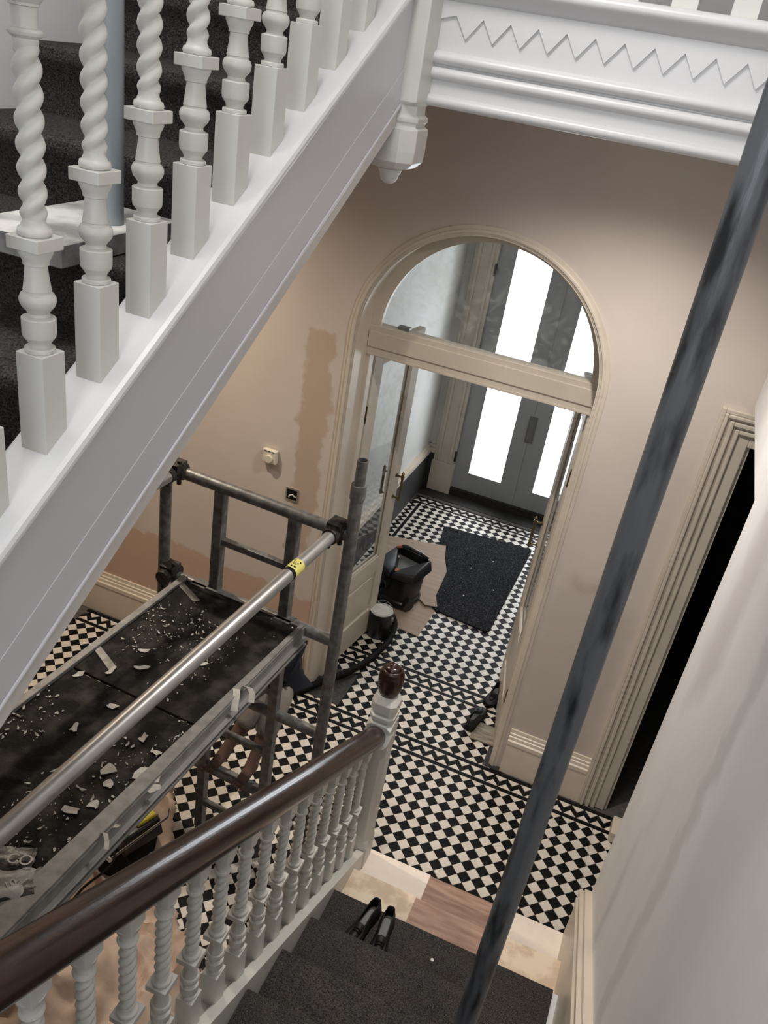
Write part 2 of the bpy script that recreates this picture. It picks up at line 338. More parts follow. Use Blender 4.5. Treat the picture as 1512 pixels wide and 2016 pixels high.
def field(x0, x1, y0, y1, phx, phy, mask=None):
    h = D/2
    for i in range(int((x0-phx)/D)-2, int((x1-phx)/D)+3):
        for j in range(int((y0-phy)/D)-2, int((y1-phy)/D)+3):
            for kind, ox, oy in (('black', 0, 0), ('cream', h, h)):
                cx = phx+i*D+ox; cy = phy+j*D+oy
                if cx < x0-h or cx > x1+h or cy < y0-h or cy > y1+h: continue
                if mask and mask(cx, cy): continue
                r = h-g_*1.41
                poly = [(cx-r, cy), (cx, cy-r), (cx+r, cy), (cx, cy+r)]
                inside = cx-r >= x0 and cx+r <= x1 and cy-r >= y0 and cy+r <= y1
                if not inside:
                    poly = clip(poly, x0+g_, x1-g_, y0+g_, y1-g_)
                    if not poly or area2(poly) < 0.00012: continue
                tiles[kind].append((cx, cy, poly, inside))
YL = lambda v: v*D
stair_mask = lambda cx, cy: (cx > 0.16 and cx < 1.08 and cy < -0.90)
field(-30*D, XR+.0, -3.2, YL(.5), 0, 0, stair_mask)          # hall
field(XR+.0, 2.4, -2.2, YL(.5), 0, 0)
field(VX0, VX1, YL(2.3), YL(8.3), 0, YL(2.8), lambda cx, cy: cy < YB and (cx < -.70 or cx > .54))
field(-12.05*D+.03, 8.6*D, YL(10.1), YL(39.15), 0, YL(10.6))
def visible(c):
    q = project(c[0], c[1])
    return q and -20 < q[0] < 1532 and -20 < q[1] < 2036 and c[1] > -2.6
unit = {}
for kind, mname in (('black', 'black'), ('cream', 'ctile')):
    L_ = tiles[kind]
    vis = [t for t in L_ if visible(t) and t[0] > -1.2]
    vis.sort(key=lambda t: project(t[0], t[1])[2] + (0 if t[1] < .6 and t[0] > .0 else 1.0))
    near = vis[:290]; ids = set(id(t) for t in near)
    for t in near:
        if t[3]:
            if kind not in unit:
                r = D/2-g_*1.41; u = MB(); u.hexa([(-r, 0, -.006), (0, -r, -.006), (r, 0, -.006), (0, r, -.006)], [(-r+.0006, 0, 0), (0, -r+.0006, 0), (r-.0006, 0, 0), (0, r-.0006, 0)])
                o = u.build(kind+'_tile', mname, floor, local=True); unit[kind] = o; o.location = (t[0], t[1], 0)
                o['label'] = 'black diamond floor tile' if kind == 'black' else 'cream diamond floor tile'
                ORG[o.name] = Vector((t[0], t[1], 0)); continue
            o = bpy.data.objects.new(kind+'_tile', unit[kind].data); COL.objects.link(o); o.parent = floor
            o.location = (t[0]+random.uniform(-.0003, .0003), t[1]+random.uniform(-.0003, .0003), random.uniform(-.0006, .0004))
            o['label'] = unit[kind]['label']
        else:
            u = MB(); z = random.uniform(-.0005, .0003)
            u.hexa([(x, y, -.006) for x, y in t[2]], [(x, y, z) for x, y in t[2]])
            o = u.build(kind+'_tile', mname, floor); o['label'] = unit[kind]['label'] if kind in unit else kind+' diamond floor tile'
    u = MB()
    for t in L_:
        if id(t) in ids: continue
        z = random.uniform(-.0005, .0003)
        u.hexa([(x, y, -.006) for x, y in t[2]], [(x, y, z) for x, y in t[2]])
    u.build('distant_%s_tiles' % kind, mname, floor, kind='stuff')
# borders: two strips of long black tiles with a zigzag of black tiles and cream triangles between
strip_n = 0
zig_b = MB(); zig_c = MB()
def border(p0, p1, nrm, w0, w1, w2, w3, z=0.0, indiv=True):
    """p0->p1 base line; nrm outward; strips at [w0,w1] and [w2,w3] (in D), zigzag between w1 and w2"""
    p0 = Vector(p0); p1 = Vector(p1); t = (p1-p0); Ln = t.length; t.normalize(); nv = Vector(nrm)
    def P(a, w, zz): q = p0+t*a+nv*(w*D); return (q.x, q.y, zz)
    for wa, wb in ((w0, w1), (w2, w3)):
        a = 0.0
        while a < Ln-0.01:
            e = min(a+2*D, Ln)
            u = MB(); u.hexa([P(a+g_, wa+.01, -.006), P(e-g_, wa+.01, -.006), P(e-g_, wb-.01, -.006), P(a+g_, wb-.01, -.006)],
                             [P(a+g_, wa+.01, 0), P(e-g_, wa+.01, 0), P(e-g_, wb-.01, 0), P(a+g_, wb-.01, 0)])
            u.build('border_strip_tile', 'black', floor)
            a = e
    k = int(Ln/D); hh = min(.52, (w2-w1)*.55)
    for i in range(k):
        a = i*D
        for tri in ([(a+.05*D, w1+.02), (a+.95*D, w1+.02), (a+.5*D, w1+hh)], [(a+.55*D, w2-.02), (a+1.45*D, w2-.02), (a+D, w2-hh)]):
            if tri[1][0] > Ln: continue
            zig_c.hexa([P(x, w, -.006) for x, w in tri], [P(x, w, .0003) for x, w in tri])
        # zigzag bars
        th = (w2-w1)-hh
        for (xa, wa), (xb, wb) in (((a, w1+.01), (a+.5*D, w1+hh+.01)), ((a+.5*D, w1+hh+.01), (a+D, w1+.01))):
            if xb > Ln: continue
            q = [(xa+.012*D, wa+.03), (xb-.012*D, wb+.03), (xb-.012*D, wb+th-.05), (xa+.012*D, wa+th-.05)]
            zig_b.hexa([P(x, w, -.006) for x, w in q], [P(x, w, -.0001) for x, w in q])
border((-30.0*D, 0, 0), (2.4, 0, 0), (0, 1, 0), .5, .85, 1.93, 2.3)
border((-30.0*D, -3.0, 0), (-30.0*D, .5*D, 0), (-1, 0, 0), 0, .35, 1.43, 1.8)
border((VX0+.02, 0, 0), (VX1, 0, 0), (0, 1, 0), 8.3, 8.65, 9.7, 10.1)
border((-11.65*D, YL(10.1), 0), (-11.65*D, YL(39.15), 0), (-1, 0, 0), 0, .35, 1.4, 1.6)
border((-12.9*D, 0, 0), (8.6*D, 0, 0), (0, 1, 0), 39.15, 39.5, 40.6, 40.9)
border((8.6*D, YL(10.1), 0), (8.6*D, YL(39.15), 0), (1, 0, 0), 0, .35, 1.2, 1.3)
zig_b.build('zigzag_black_tiles', 'black', floor, kind='stuff'); zig_c.build('zigzag_cream_tiles', 'ctile', floor, kind='stuff')
b = MB(); b.box(-1.0, .6, 3.12, VY, -.004, .0); b.build('dark_threshold_strip', 'slate', floor)
b = MB(); b.hexa([(.345, .345, 0), (.56, .345, 0), (.50, .50, 0), (.345, .505, 0)], [(.345, .345, .012), (.56, .345, .012), (.50, .50, .012), (.345, .505, .012)])
b.build('worn_threshold_piece', 'thresh', floor, bevel=.002)
b = MB(); b.box(.475, .60, .175, .35, -.003, .003); b.build('dark_slate_patch', 'slate', floor)
b = MB(); b.box(-.78, -.45, .19, .5, -.003, .0035); b.build('dark_slate_patch', 'slate', floor)

# ---------------- baseboards ----------------
def skirt_profile(h=.30, t=.03):
    return [(0, 0), (t, 0), (t, h*.68), (t+.004, h*.70), (t+.004, h*.78), (t-.004, h*.80), (t-.006, h*.86), (t-.012, h*.87), (t-.012, h*.92), (t-.018, h*.93), (t-.020, h), (0, h)]
def skirt(name, p0, p1, nrm, m, label, h=.30, t=.03):
    p0 = Vector(p0); p1 = Vector(p1); nv = Vector(nrm); pr = skirt_profile(h, t); u = MB()
    u.hexa([tuple(p0+nv*a+Vector((0, 0, z))) for a, z in pr], [tuple(p1+nv*a+Vector((0, 0, z))) for a, z in pr])
    return struct(u.build(name, m), label, 'baseboard')
skirt('baseboard_front_right', (.575, YW, 0), (1.03, YW, 0), (0, -1, 0), 'creamskirt', 'moulded cream baseboard between the arched doorway and the right doorway', .31)
skirt('baseboard_front_left', (-2.45, YW, 0), (-.72, YW, 0), (0, -1, 0), 'creamskirt', 'moulded cream baseboard along the hall wall behind the scaffold', .31)
skirt('baseboard_left', (-2.45, -4.7, 0), (-2.45, YW, 0), (1, 0, 0), 'creamskirt', 'cream baseboard on the left hall wall', .31)
b = MB(); b.box(VX0, VX0+.02, .48, VY, 0, .355); b.box(VX0, -.93, VY-.02, VY, 0, .355)
bb = struct(b.build('baseboard_vestibule_left', 'dado', org=(VX0, 1.9, 0)), 'dark grey vestibule baseboard with a cream moulded top', 'baseboard')
b = MB(); b.box(VX0, VX0+.035, .48, VY, .355, .40); b.box(VX0, -.93, VY-.035, VY, .355, .40); b.box(VX0, VX0+.02, .48, VY, .40, .43); b.box(VX0, -.93, VY-.02, VY, .40, .43)
b.build('cream_top_moulding', 'creamskirt', bb)
b = MB(); b.box(VX1-.02, VX1, .48, VY, 0, .355)
struct(b.build('baseboard_vestibule_right', 'dado'), 'dark grey baseboard at the right of the vestibule', 'baseboard')
# small plinth of the passage end wall
b = MB(); b.box(1.235, 1.29, -.01, .12, 0, .07); struct(b.build('baseboard_passage', 'creamskirt', bevel=.004), 'short cream plinth block beyond the stair wall corner', 'baseboard')

# ---------------- door_1: arched inner doorway ----------------
d1 = struct(thing('door_1', '', 'door', (XC, .40, 0)), 'cream arched inner double doorway with glazed fanlight and open leaves', 'door')
def archband(r0, r1, ya, yb, zc=ZC, z0=0.0, n=44, xc=XC):
    u = MB(); path = [(-1, 0.0, z0)]+[None]*(n+1)+[None]
    sec = []
    for rr in (r0, r1):
        pts = [(xc-rr, z0)]+[(xc-rr*cos(pi*i/n), zc+rr*sin(pi*i/n)) for i in range(n+1)]+[(xc+rr, z0)]
        sec.append(pts)
    rings = [[(sec[0][i][0], ya, sec[0][i][1]), (sec[1][i][0], ya, sec[1][i][1]), (sec[1][i][0], yb, sec[1][i][1]), (sec[0][i][0], yb, sec[0][i][1])] for i in range(n+3)]
    return u.loft(rings)
archband(.592, .634, YW-.008, YW+.01).build('architrave_bead', 'cream', d1, bevel=.002)
archband(.600, .616, YW-.016, YW).build('architrave_roll', 'cream', d1, bevel=.004)
archband(.586, .604, YW-.004, .40).build('reveal_lining', 'cream', d1)
archband(.565, .604, .377, .44).build('frame_outer', 'cream', d1, bevel=.004)
# fanlight ring only above the transom
def ringband(r0, r1, ya, yb, zlow):
    a0 = math.asin((zlow-ZC)/r1); u = MB(); n = 44; rings = []
    for i in range(n+1):
        a = a0+(pi-2*a0)*i/n
        rings.append([(XC-rr*cos(a), y, ZC+rr*sin(a)) for rr, y in ((r0, ya), (r1, ya), (r1, yb), (r0, yb))])
    return u.loft(rings)
ringband(.542, .590, .373, .43, 2.285).build('fanlight_frame', 'cream', d1, bevel=.003)
ringband(.535, .546, .385, .42, 2.28).build('glazing_bead', 'cream', d1)
b = MB(); b.box(XC-.59, XC+.59, .37, .44, 2.135, 2.29); b.box(XC-.584, XC+.584, .362, .37, 2.18, 2.262); b.box(XC-.58, XC+.58, .366, .37, 2.135, 2.15)
b.build('transom', 'cream', d1, bevel=.003)
u = MB(); rr = .545; a0 = math.asin((2.285-ZC)/rr); pts = [(XC-rr*cos(a0+(pi-2*a0)*i/40), ZC+rr*sin(a0+(pi-2*a0)*i/40)) for i in range(41)]
u.prism(pts, .397, .401, 'y'); u.build('fanlight_glass', 'glass', d1)
b = MB(); b.box(-.53, -.47, .40, .44, 2.29, 2.305); b.build('fanlight_catch', 'greyplate', d1)
def leaf(hx, hy, ang, mirror, seed):
    """leaf in local frame: hinge at origin, runs along +u; thickness along v"""
    r = thing('door_leaf', 'x', 'x'); del r['label']; del r['category']
    r.parent = d1; r.location = (hx-XC, hy-.40, 0.01); r.rotation_euler = (0, 0, ang); ORG[r.name] = Vector((0, 0, 0))
    w, t, h = .565, .042, 2.13
    m_ = MB(); m_.box(0, .095, -t/2, t/2, 0, h); m_.box(w-.095, w, -t/2, t/2, 0, h)
    m_.box(.095, w-.095, -t/2, t/2, 0, .20); m_.box(.095, w-.095, -t/2, t/2, h-.10, h); m_.box(.095, w-.095, -t/2, t/2, .50, .62)
    f = m_.build('leaf_frame', 'cream', r, local=True, bevel=.003)
    m_ = MB(); m_.box(.095, w-.095, -.008, .008, .20, .50); m_.box(.13, w-.13, -.014, .014, .235, .465); m_.build('lower_panel', 'cream', r, local=True, bevel=.003)
    m_ = MB(); m_.box(.095, w-.095, -.002, .002, .62, h-.10); m_.build('glass_pane', 'glass', r, local=True)
    m_ = MB()
    for s in (-1, 1):
        y = s*.012
        m_.box(.095, .108, y-.006, y+.006, .62, h-.10); m_.box(w-.108, w-.095, y-.006, y+.006, .62, h-.10); m_.box(.095, w-.095, y-.006, y+.006, .62, .633); m_.box(.095, w-.095, y-.006, y+.006, h-.113, h-.10)
    m_.build('glazing_bead', 'cream', r, local=True)
    hz = 1.12
    for s in (-1, 1):
        m_ = MB(); y = s*t/2; u0 = w-.05
        for z in (hz-.075, hz+.075):
            m_.lathe([(.013, 0), (.013, .004), (.006, .008)], 0, 0, 0, 10); vs = m_.v[-30:]; m_.v[-30:] = [(u0+a, y+s*c, z+bb_) for a, bb_, c in vs]
            m_.tube([(u0, y, z), (u0, y+s*.045, z)], .006, 8); m_.tube([(u0, y+s*.045, z-.012), (u0, y+s*.045, z+.012)], .011, 10)
        m_.tube([(u0, y+s*.045, hz-.09), (u0, y+s*.045, hz-.03), (u0, y+s*.045, hz+.03), (u0, y+s*.045, hz+.09)], [.006, .009, .009, .006], 10)
        m_.tube([(u0, y+s*.045, hz+.09), (u0, y+s*.045, hz+.10), (u0, y+s*.045, hz+.112)], [.006, .011, .004], 10)
        m_.build('pull_handle', 'brass', r, local=True, smooth=True)
    m_ = MB(); m_.box(-.004, .0, -.02, .02, .25, .35); m_.box(-.004, .0, -.02, .02, 1.7, 1.8); m_.build('hinge', 'brass', r, local=True)
    return r
leaf(-.668, .478, RAD(82), 1, 0)
leaf(.492, .458, RAD(101.5), -1, 1)

# ---------------- door_2: front door ----------------
d2 = struct(thing('door_2', '', 'door', (-.145, VY, 0)), 'grey front double door with tall glazed strips at the end of the vestibule', 'door')
b = MB(); b.box(-.93, -.735, VY-.03, VY+.05, 0, 2.75); b.box(.445, .60, VY-.03, VY+.05, 0, 2.75); b.box(-.735, .445, VY-.03, VY+.05, 2.55, 2.75)
b.box(-.90, -.875, VY-.042, VY-.03, .3, 2.72); b.box(-.79, -.765, VY-.042, VY-.03, .3, 2.72)
b.box(-.94, -.725, VY-.045, VY+.05, 0, .29)
b.build('door_frame', 'cream', d2, bevel=.003)
for k, (x0, x1, g0, g1) in enumerate(((-.732, -.148, -.595, -.29), (-.142, .442, 0.0, .305))):
    b = MB(); b.box(x0, g0, VY, VY+.05, .07, 2.545); b.box(g1, x1, VY, VY+.05, .07, 2.545); b.box(g0, g1, VY, VY+.05, .07, .245); b.box(g0, g1, VY, VY+.05, 2.40, 2.545)
    lf = b.build('front_leaf', 'grey', d2)
    b = MB(); b.box(g0, g1, VY+.02, VY+.026, .245, 2.40); b.build('glass_strip', 'glass2', lf)
b = MB(); b.box(-.735, .445, VY-.03, VY+.05, 0, .068); b.build('threshold', 'slate', d2)
b = MB(); b.box(-.150, -.140, VY+.004, VY+.052, .07, 2.545); b.build('meeting_strip', 'grey', d2)
b = MB(); b.box(-.178, -.108, VY-.012, VY, .69, .93); b.box(-.166, -.120, VY-.018, VY-.012, .705, .915); b.build('letterplate', 'greyplate', d2, bevel=.002)
b = MB(); b.box(-.745, -.725, VY-.036, VY-.028, .33, .43); b.box(-.745, -.725, VY-.036, VY-.028, 2.0, 2.1); b.build('hinge', 'blackp', d2)

# ---------------- door_3: dark doorway with moulded architrave ----------------
d3 = struct(thing('door_3', '', 'door', (1.56, YW, 0)), 'dark open doorway with heavy moulded architrave at the right', 'door')
steps = [(1.03, .034, .020), (1.050, .040, .016), (1.066, .026, .012), (1.078, .036, .020), (1.098, .022, .012), (1.110, .030, .018), (1.128, .016, .052)]
for k, (x, t, w) in enumerate(steps):
    m_ = MB(); off = x-1.03; zt = 2.40-off
    m_.box(x, x+w, YW-t, YW, 0, zt); m_.box(x+w, 2.10-off-w, YW-t, YW, zt-w, zt); m_.box(2.10-off-w, 2.10-off, YW-t, YW, 0, zt)
    m_.build('architrave_moulding', 'cream', d3, bevel=.004)
b = MB(); b.box(1.18, 1.195, YW, YB, 0, 2.28); b.box(1.935, 1.95, YW, YB, 0, 2.28); b.box(1.18, 1.95, YW, YB, 2.265, 2.28); b.build('door_lining', 'cream', d3)

# ======================= STAIRCASES =======================
def zn(k): return k*H
def yn(k): return -Y0-(k-1)*G
# lower flight
st = thing('lower_staircase', 'lower stair flight with dark carpet, bare wooden bottom treads and white string', 'staircase', (.6, -2.2, 0))
x0s, x1s = .155, 1.105
for k in range(1, 12):
    ya, yb = yn(k), yn(k+1)
    b = MB(); b.prism([(ya+.0-.012, 0 if k == 1 else zn(k-1)-.02), (ya-.012, zn(k)-.03), (ya, zn(k)-.03), (ya+.004, zn(k)-.012), (ya-.002, zn(k)), (yb-.03, zn(k)), (yb-.03, zn(k-1)-.02 if k > 1 else 0)], x0s, x1s, 'x')
    if k > 2:
        # carpet wrapped over the nosing
        o = MB(); c = .011
        prof = [(ya-.0, zn(k-1)+c+.0), (ya+.004, zn(k)-.035), (ya+.013, zn(k)-.02), (ya+.013, zn(k)-.002), (ya+.003, zn(k)+c-.001), (ya-.02, zn(k)+c), (yb-.01, zn(k)+c), (yb-.01, zn(k)-.0), (ya-.012, zn(k)-.0), (ya-.012, zn(k-1))]
        b2 = b.build('carpeted_step', 'white', st)
        o.prism(prof, x0s+.002, x1s-.002-.02, 'x'); o.build('carpet', 'carpet', b2, smooth=True, sharp=50)
    else:
        s_ = b.build('bare_step', 'barewood', st, bevel=.003)
        z = zn(k); e = .0025
        for xa, xb in ((x0s, .462 if k == 1 else .455), (.835 if k == 1 else .80, x1s)):
            m_ = MB(); m_.prism([(ya+.007, z-.028), (ya+.007, z-.008), (ya+.001, z+e), (yb-.02, z+e), (yb-.02, z-.001), (ya-.002, z-.001), (ya+.003, z-.012), (ya+.003, z-.028)], xa, xb, 'x')
            m_.build('painted_margin', 'marg1' if k == 1 else 'marg2', s_)
b = MB(); b.box(x0s-.1, XR, -4.7, yn(12)+.02, 1.76, 1.92); b.build('half_landing_edge', 'carpet', st)
def raked(x0, x1, zlo, zhi, ya, yb, sgn=-1, extra=None):
    # prism in yz plane following the rake; sgn -1 lower flight (z falls with y), +1 upper flight
    return [(ya, zlo+sgn*TN*ya), (yb, zlo+sgn*TN*yb), (yb, zhi+sgn*TN*yb), (ya, zhi+sgn*TN*ya)]
# string board and base rail on the well side
b = MB(); b.prism([(-3.8, -.60+TN*3.8), (-.84, max(0, -.60+TN*.84)), (-.84, -.33+TN*.84), (-3.8, -.33+TN*3.8)], .075, .125, 'x'); b.prism([(-1.0, 0), (-.84, 0), (-.84, .18), (-1.0, .28)], .075, .125, 'x')
b.build('string_board', 'offwhite', st)
b = MB(); b.prism(raked(0, 0, -.605, -.285, -3.8, -.90), .118, .1545, 'x'); b.build('inner_string', 'offwhite', st)
b = MB(); b.prism([(y, z-.001) for y, z in raked(0, 0, -.345, -.30, -3.8, -.90)], .048, .154, 'x'); b.build('base_rail', 'offwhite', st, bevel=.008)
# understairs panelling below the string
b = MB(); b.prism([(-3.8, 0), (-.95, 0), (-.95, .02), (-3.8, -.58+TN*3.8)], .085, .11, 'x'); b.build('spandrel_panel', 'offwhite', st)
# raked skirting on the right wall
sk = MB()
for (t, lo, hi) in ((.045, -.62, -.10), (.052, -.10, -.075), (.040, -.075, -.055), (.046, -.055, -.035), (.030, -.035, -.005)):
    sk.prism(raked(0, 0, lo, hi, -3.8, -.80), XR-t, XR, 'x')
o = sk.build('raked_skirting', 'creamskirt', st)
# --- baluster builder (local origin at its foot) ---
SQ = .0248
def baluster_parts(total, rake, sgn):
    r = thing('baluster', 'x', 'x'); del r['label']; del r['category']
    h0 = .148
    b = MB(); e = SQ*TN*1.0; z_lo = -.01
    b.hexa([(-SQ, -SQ, -SQ*TN*sgn+z_lo), (SQ, -SQ, -SQ*TN*sgn+z_lo), (SQ, SQ, SQ*TN*sgn+z_lo), (-SQ, SQ, SQ*TN*sgn+z_lo)], [(-SQ, -SQ, h0), (SQ, -SQ, h0), (SQ, SQ, h0), (-SQ, SQ, h0)])
    b.build('base_block', 'offwhite', r, local=True, bevel=.0008)
    prof = [(.0215, h0), (.0225, h0+.001), (.0225, h0+.006), (.0215, h0+.0075), (.0160, h0+.009), (.0160, h0+.012), (.0185, h0+.017), (.0240, h0+.024), (.0250, h0+.030), (.0250, h0+.052), (.0243, h0+.053), (.0165, h0+.056), (.0155, h0+.060),
            (.0180, h0+.064), (.0235, h0+.070), (.0262, h0+.077), (.0262, h0+.083), (.0235, h0+.089), (.0200, h0+.091), (.0195, h0+.0935), (.0205, h0+.095), (.0198, h0+.097), (.0172, h0+.115), (.0158, h0+.129), (.0158, h0+.131), (.0185, h0+.132), (.0185, h0+.136), (.0205, h0+.141), (.0245, h0+.149), (.0250, h0+.155)]
    b = MB(); b.lathe(prof, n=24); b.build('turned_foot', 'offwhite', r, local=True, smooth=True, sharp=28)
    z1 = h0+.154; z2 = z1+.019
    b = MB(); s = .0275; b.box(-s, s, -s, s, z1, z2); b.build('collar_plate', 'offwhite', r, local=True, bevel=.001)
    # barley-twist shaft: two-start helix
    z3 = z2+.020; z4 = z3+.222; n = 22; rings = []
    b = MB()
    b.lathe([(.0225, z2), (.0243, z2+.005), (.0225, z2+.011), (.0190, z2+.012), (.0180, z2+.016), (.0165, z2+.018), (.0160, z3+.004)], n=22)
    K = 74; pitch = .062
    for k in range(K+1):
        t = k/K; z = z3+(z4-z3)*t; ph = 2*pi*(z-z3)/pitch; env = min(1, t/.05, (1-t)/.05)
        ring = []
        for i in range(n):
            a = 2*pi*i/n; rr = .0112+.0083*env*abs(cos(a-ph))**.9 + .004*(1-env)
            ring.append((rr*cos(a), rr*sin(a), z))
        rings.append(ring)
    b.loft(rings)
    b.build('twisted_shaft', 'offwhite', r, local=True, smooth=True, sharp=75)
    z5 = z4
    b = MB(); b.lathe([(.0150, z5-.004), (.0165, z5+.003), (.0160, z5+.006), (.0215, z5+.010), (.0225, z5+.0135), (.0210, z5+.017), (.0170, z5+.018), (.0162, z5+.020), (.0165, z5+.042), (.0195, z5+.043), (.0195, z5+.046), (.0240, z5+.051), (.0262, z5+.056), (.0262, z5+.060), (.0275, z5+.064)], n=24)
    b.build('turned_neck', 'offwhite', r, local=True, smooth=True, sharp=28)
    zt = z5+.062
    b = MB(); top = total
    b.hexa([(-SQ, -SQ, zt), (SQ, -SQ, zt), (SQ, SQ, zt), (-SQ, SQ, zt)], [(-SQ, -SQ, top-SQ*TN*sgn), (SQ, -SQ, top-SQ*TN*sgn), (SQ, SQ, top+SQ*TN*sgn), (-SQ, SQ, top+SQ*TN*sgn)])
    b.build('top_block', 'offwhite', r, local=True, bevel=.0008)
    return r
# lower balustrade
CAPZ_L = -.302
lb = thing('lower_balustrade', 'lower stair balustrade with dark polished handrail over twisted white balusters', 'balustrade', (.10, -2.2, 0))
proto = baluster_parts(.675, TN, -1)
ys = [-1.045-.1325*i for i in range(15)]
for i, y in enumerate(ys):
    o = proto if i == 0 else dup(proto, lb)
    o.parent = lb; o.location = (0.0, y+2.2, CAPZ_L-TN*y)
# handrail: broad rounded profile
def hr_ring(c, w, h, t, n=24):
    t = t.normalized(); side = Vector((1, 0, 0)); up = t.cross(side)*-1 if t.cross(side).z < 0 else t.cross(side)
    out = []
    for i in range(n):
        a = 2*pi*i/n; x = w*cos(a); z = h*sin(a)
        if z < -h*.72: z = -h*.72
        out.append(c+side*x+up*z)
    return out
HRZ = .415
pts = [Vector((.10, y, HRZ-TN*y)) for y in (-3.75, -3.0, -2.5, -2.0, -1.5, -1.2, -1.05)]+[Vector((.10, -.935, .985))]
rings = []
for i, p in enumerate(pts):
    t = pts[min(i+1, len(pts)-1)]-pts[max(i-1, 0)]
    rings.append(hr_ring(p, .047, .047, t))
b = MB(); b.loft(rings); b.build('handrail', 'wood', lb, smooth=True, sharp=50)
# newel (octagonal, chamfered) with turned dark cap
nx, ny = .105, -.875
b = MB()
NS_ = 1.17
def octa(r, z, cx=nx, cy=ny, flat=.62):
    r = r*NS_; a = r; c = r*flat; return [(cx+x, cy+y, z) for x, y in ((a, -c), (a, c), (c, a), (-c, a), (-a, c), (-a, -c), (-c, -a), (c, -a))]
b.loft([octa(.047, 0, flat=.94), octa(.047, .30, flat=.94), octa(.047, .34, flat=.60), octa(.047, .86, flat=.60), octa(.047, .89, flat=.94), octa(.047, 1.03, flat=.94), octa(.047, 1.045, flat=.60), octa(.040, 1.05), octa(.040, 1.06), octa(.047, 1.065), octa(.047, 1.085), octa(.040, 1.09), octa(.041, 1.105), octa(.047, 1.11), octa(.048, 1.155), octa(.034, 1.185)])
nw = b.build('newel_post', 'offwhite', lb, bevel=.0012)
b = MB(); b.lathe([(.034, 1.18), (.040, 1.19), (.045, 1.20), (.051, 1.225), (.054, 1.258), (.053, 1.285), (.050, 1.294), (.0485, 1.296), (.049, 1.300), (.045, 1.309), (.040, 1.315), (.036, 1.316), (.036, 1.320), (.030, 1.327), (.022, 1.330), (.020, 1.331), (.018, 1.336), (.010, 1.342), (.0, 1.344)], nx, ny, 0, 32)
b.build('newel_cap', 'wood', nw, smooth=True, sharp=50)
b = MB(); u = Vector((0, -1, TN)).normalized(); c = Vector((nx, ny, .965)); b.tube([c, c+Vector((0, -.064, .022))], [.060, .060], 28); b.build('handrail_boss', 'offwhite', nw, smooth=True)

# upper flight
us = thing('upper_staircase', 'upper stair flight with dark grey carpet and a deep white string board', 'staircase', (-.5, -2.6, 2.0))
NY = [(-1.347-.26302*i, 3.56-.16*i) for i in range(-1, 10)]
for i, (y, z) in enumerate(NY):
    # nosing faces -y; tread runs to +y
    yb = y+G if i else .19
    b = MB(); b.box(-.998, -.115, y+.02, yb+.02, z-.14, z-.012)
    s_ = b.build('carpeted_step', 'white', us)
    c = MB(); c.prism([(y-.004+.02, z-.165), (y-.004+.012, z-.06), (y-.010, z-.040), (y-.020, z-.022), (y-.016, z-.004), (y-.0, z+.004), (y+.03, z+.003), (yb+.008, z+.003), (yb+.008, z-.02), (y+.022, z-.02), (y+.022, z-.165)], -.995, -.118, 'x')
    c.build('carpet', 'carpet', s_, smooth=True, sharp=50)
b = MB(); b.prism(raked(0, 0, 4.172, 4.458, -3.9, -1.23, 1), -.112, -.074, 'x'); b.build('string_board', 'string', us)
b = MB(); b.prism(raked(0, 0, 4.172, 4.182, -3.9, -1.23, 1), -.112, -.068, 'x'); b.build('string_lower_bead', 'string', us, bevel=.003)
b = MB(); b.prism(raked(0, 0, 4.184, 4.262, -3.9, -1.23, 1), -.08, -.0722, 'x'); b.build('string_fascia', 'string', us)
b = MB(); b.prism(raked(0, 0, 4.432, 4.462, -3.9, -1.23, 1), -.175, -.060, 'x'); b.build('string_capping', 'white', us, bevel=.010)
b = MB(); b.prism(raked(0, 0, 4.13, 4.172, -3.9, -1.2, 1), -1.0, -.075, 'x'); b.build('plaster_soffit', 'ceil', us)
b = MB(); b.prism(raked(0, 0, 4.20, 4.62, -3.9, -1.10, 1), -1.0, -.975, 'x'); b.build('wall_string', 'white', us)
# upper balustrade
ub = thing('upper_balustrade', 'upper stair balustrade of white twisted balusters on the sloping string', 'balustrade', (-.125, -2.6, 2.9))
protoU = baluster_parts(.70, TN, 1)
ysU = [-1.347-.02-.1338*i for i in range(0, 14)]
ysU = [(-2.577+.1338*i)+.025 for i in range(-4, 9)]
for i, y in enumerate(ysU):
    o = protoU if i == 0 else dup(protoU, ub)
    o.parent = ub; o.location = (0, y+2.6, 4.460+TN*y-2.9)
rings = []
for y in (-3.9, -3.0, -2.0, -1.28):
    rings.append(hr_ring(Vector((-.125, y, 4.46+.735+TN*y)), .044, .042, Vector((0, 1, TN))))
b = MB(); b.loft(rings); b.build('handrail', 'wood', ub, smooth=True, sharp=50)
# top newel with faceted drop
tx, ty = -.098, -1.215
b = MB()
def oc(r, z, f=.55): return octa(r, z, tx, ty, f)
b.loft([oc(.028, 3.238), oc(.050, 3.245), oc(.064, 3.262), oc(.066, 3.29), oc(.066, 3.345), oc(.058, 3.35), oc(.058, 3.358), oc(.062, 3.362), oc(.062, 3.372), oc(.054, 3.38), oc(.054, 3.40), oc(.060, 3.41, .96), oc(.060, 4.45, .96)])
tn_ = b.build('newel_post', 'offwhite', ub, bevel=.0012)
b = MB(); b.lathe([(.030, 3.240), (.033, 3.236), (.030, 3.228), (.026, 3.222), (.024, 3.212), (.019, 3.204), (.010, 3.198), (0, 3.196)], tx, ty, 0, 24); b.build('drop_finial', 'offwhite', tn_, smooth=True)

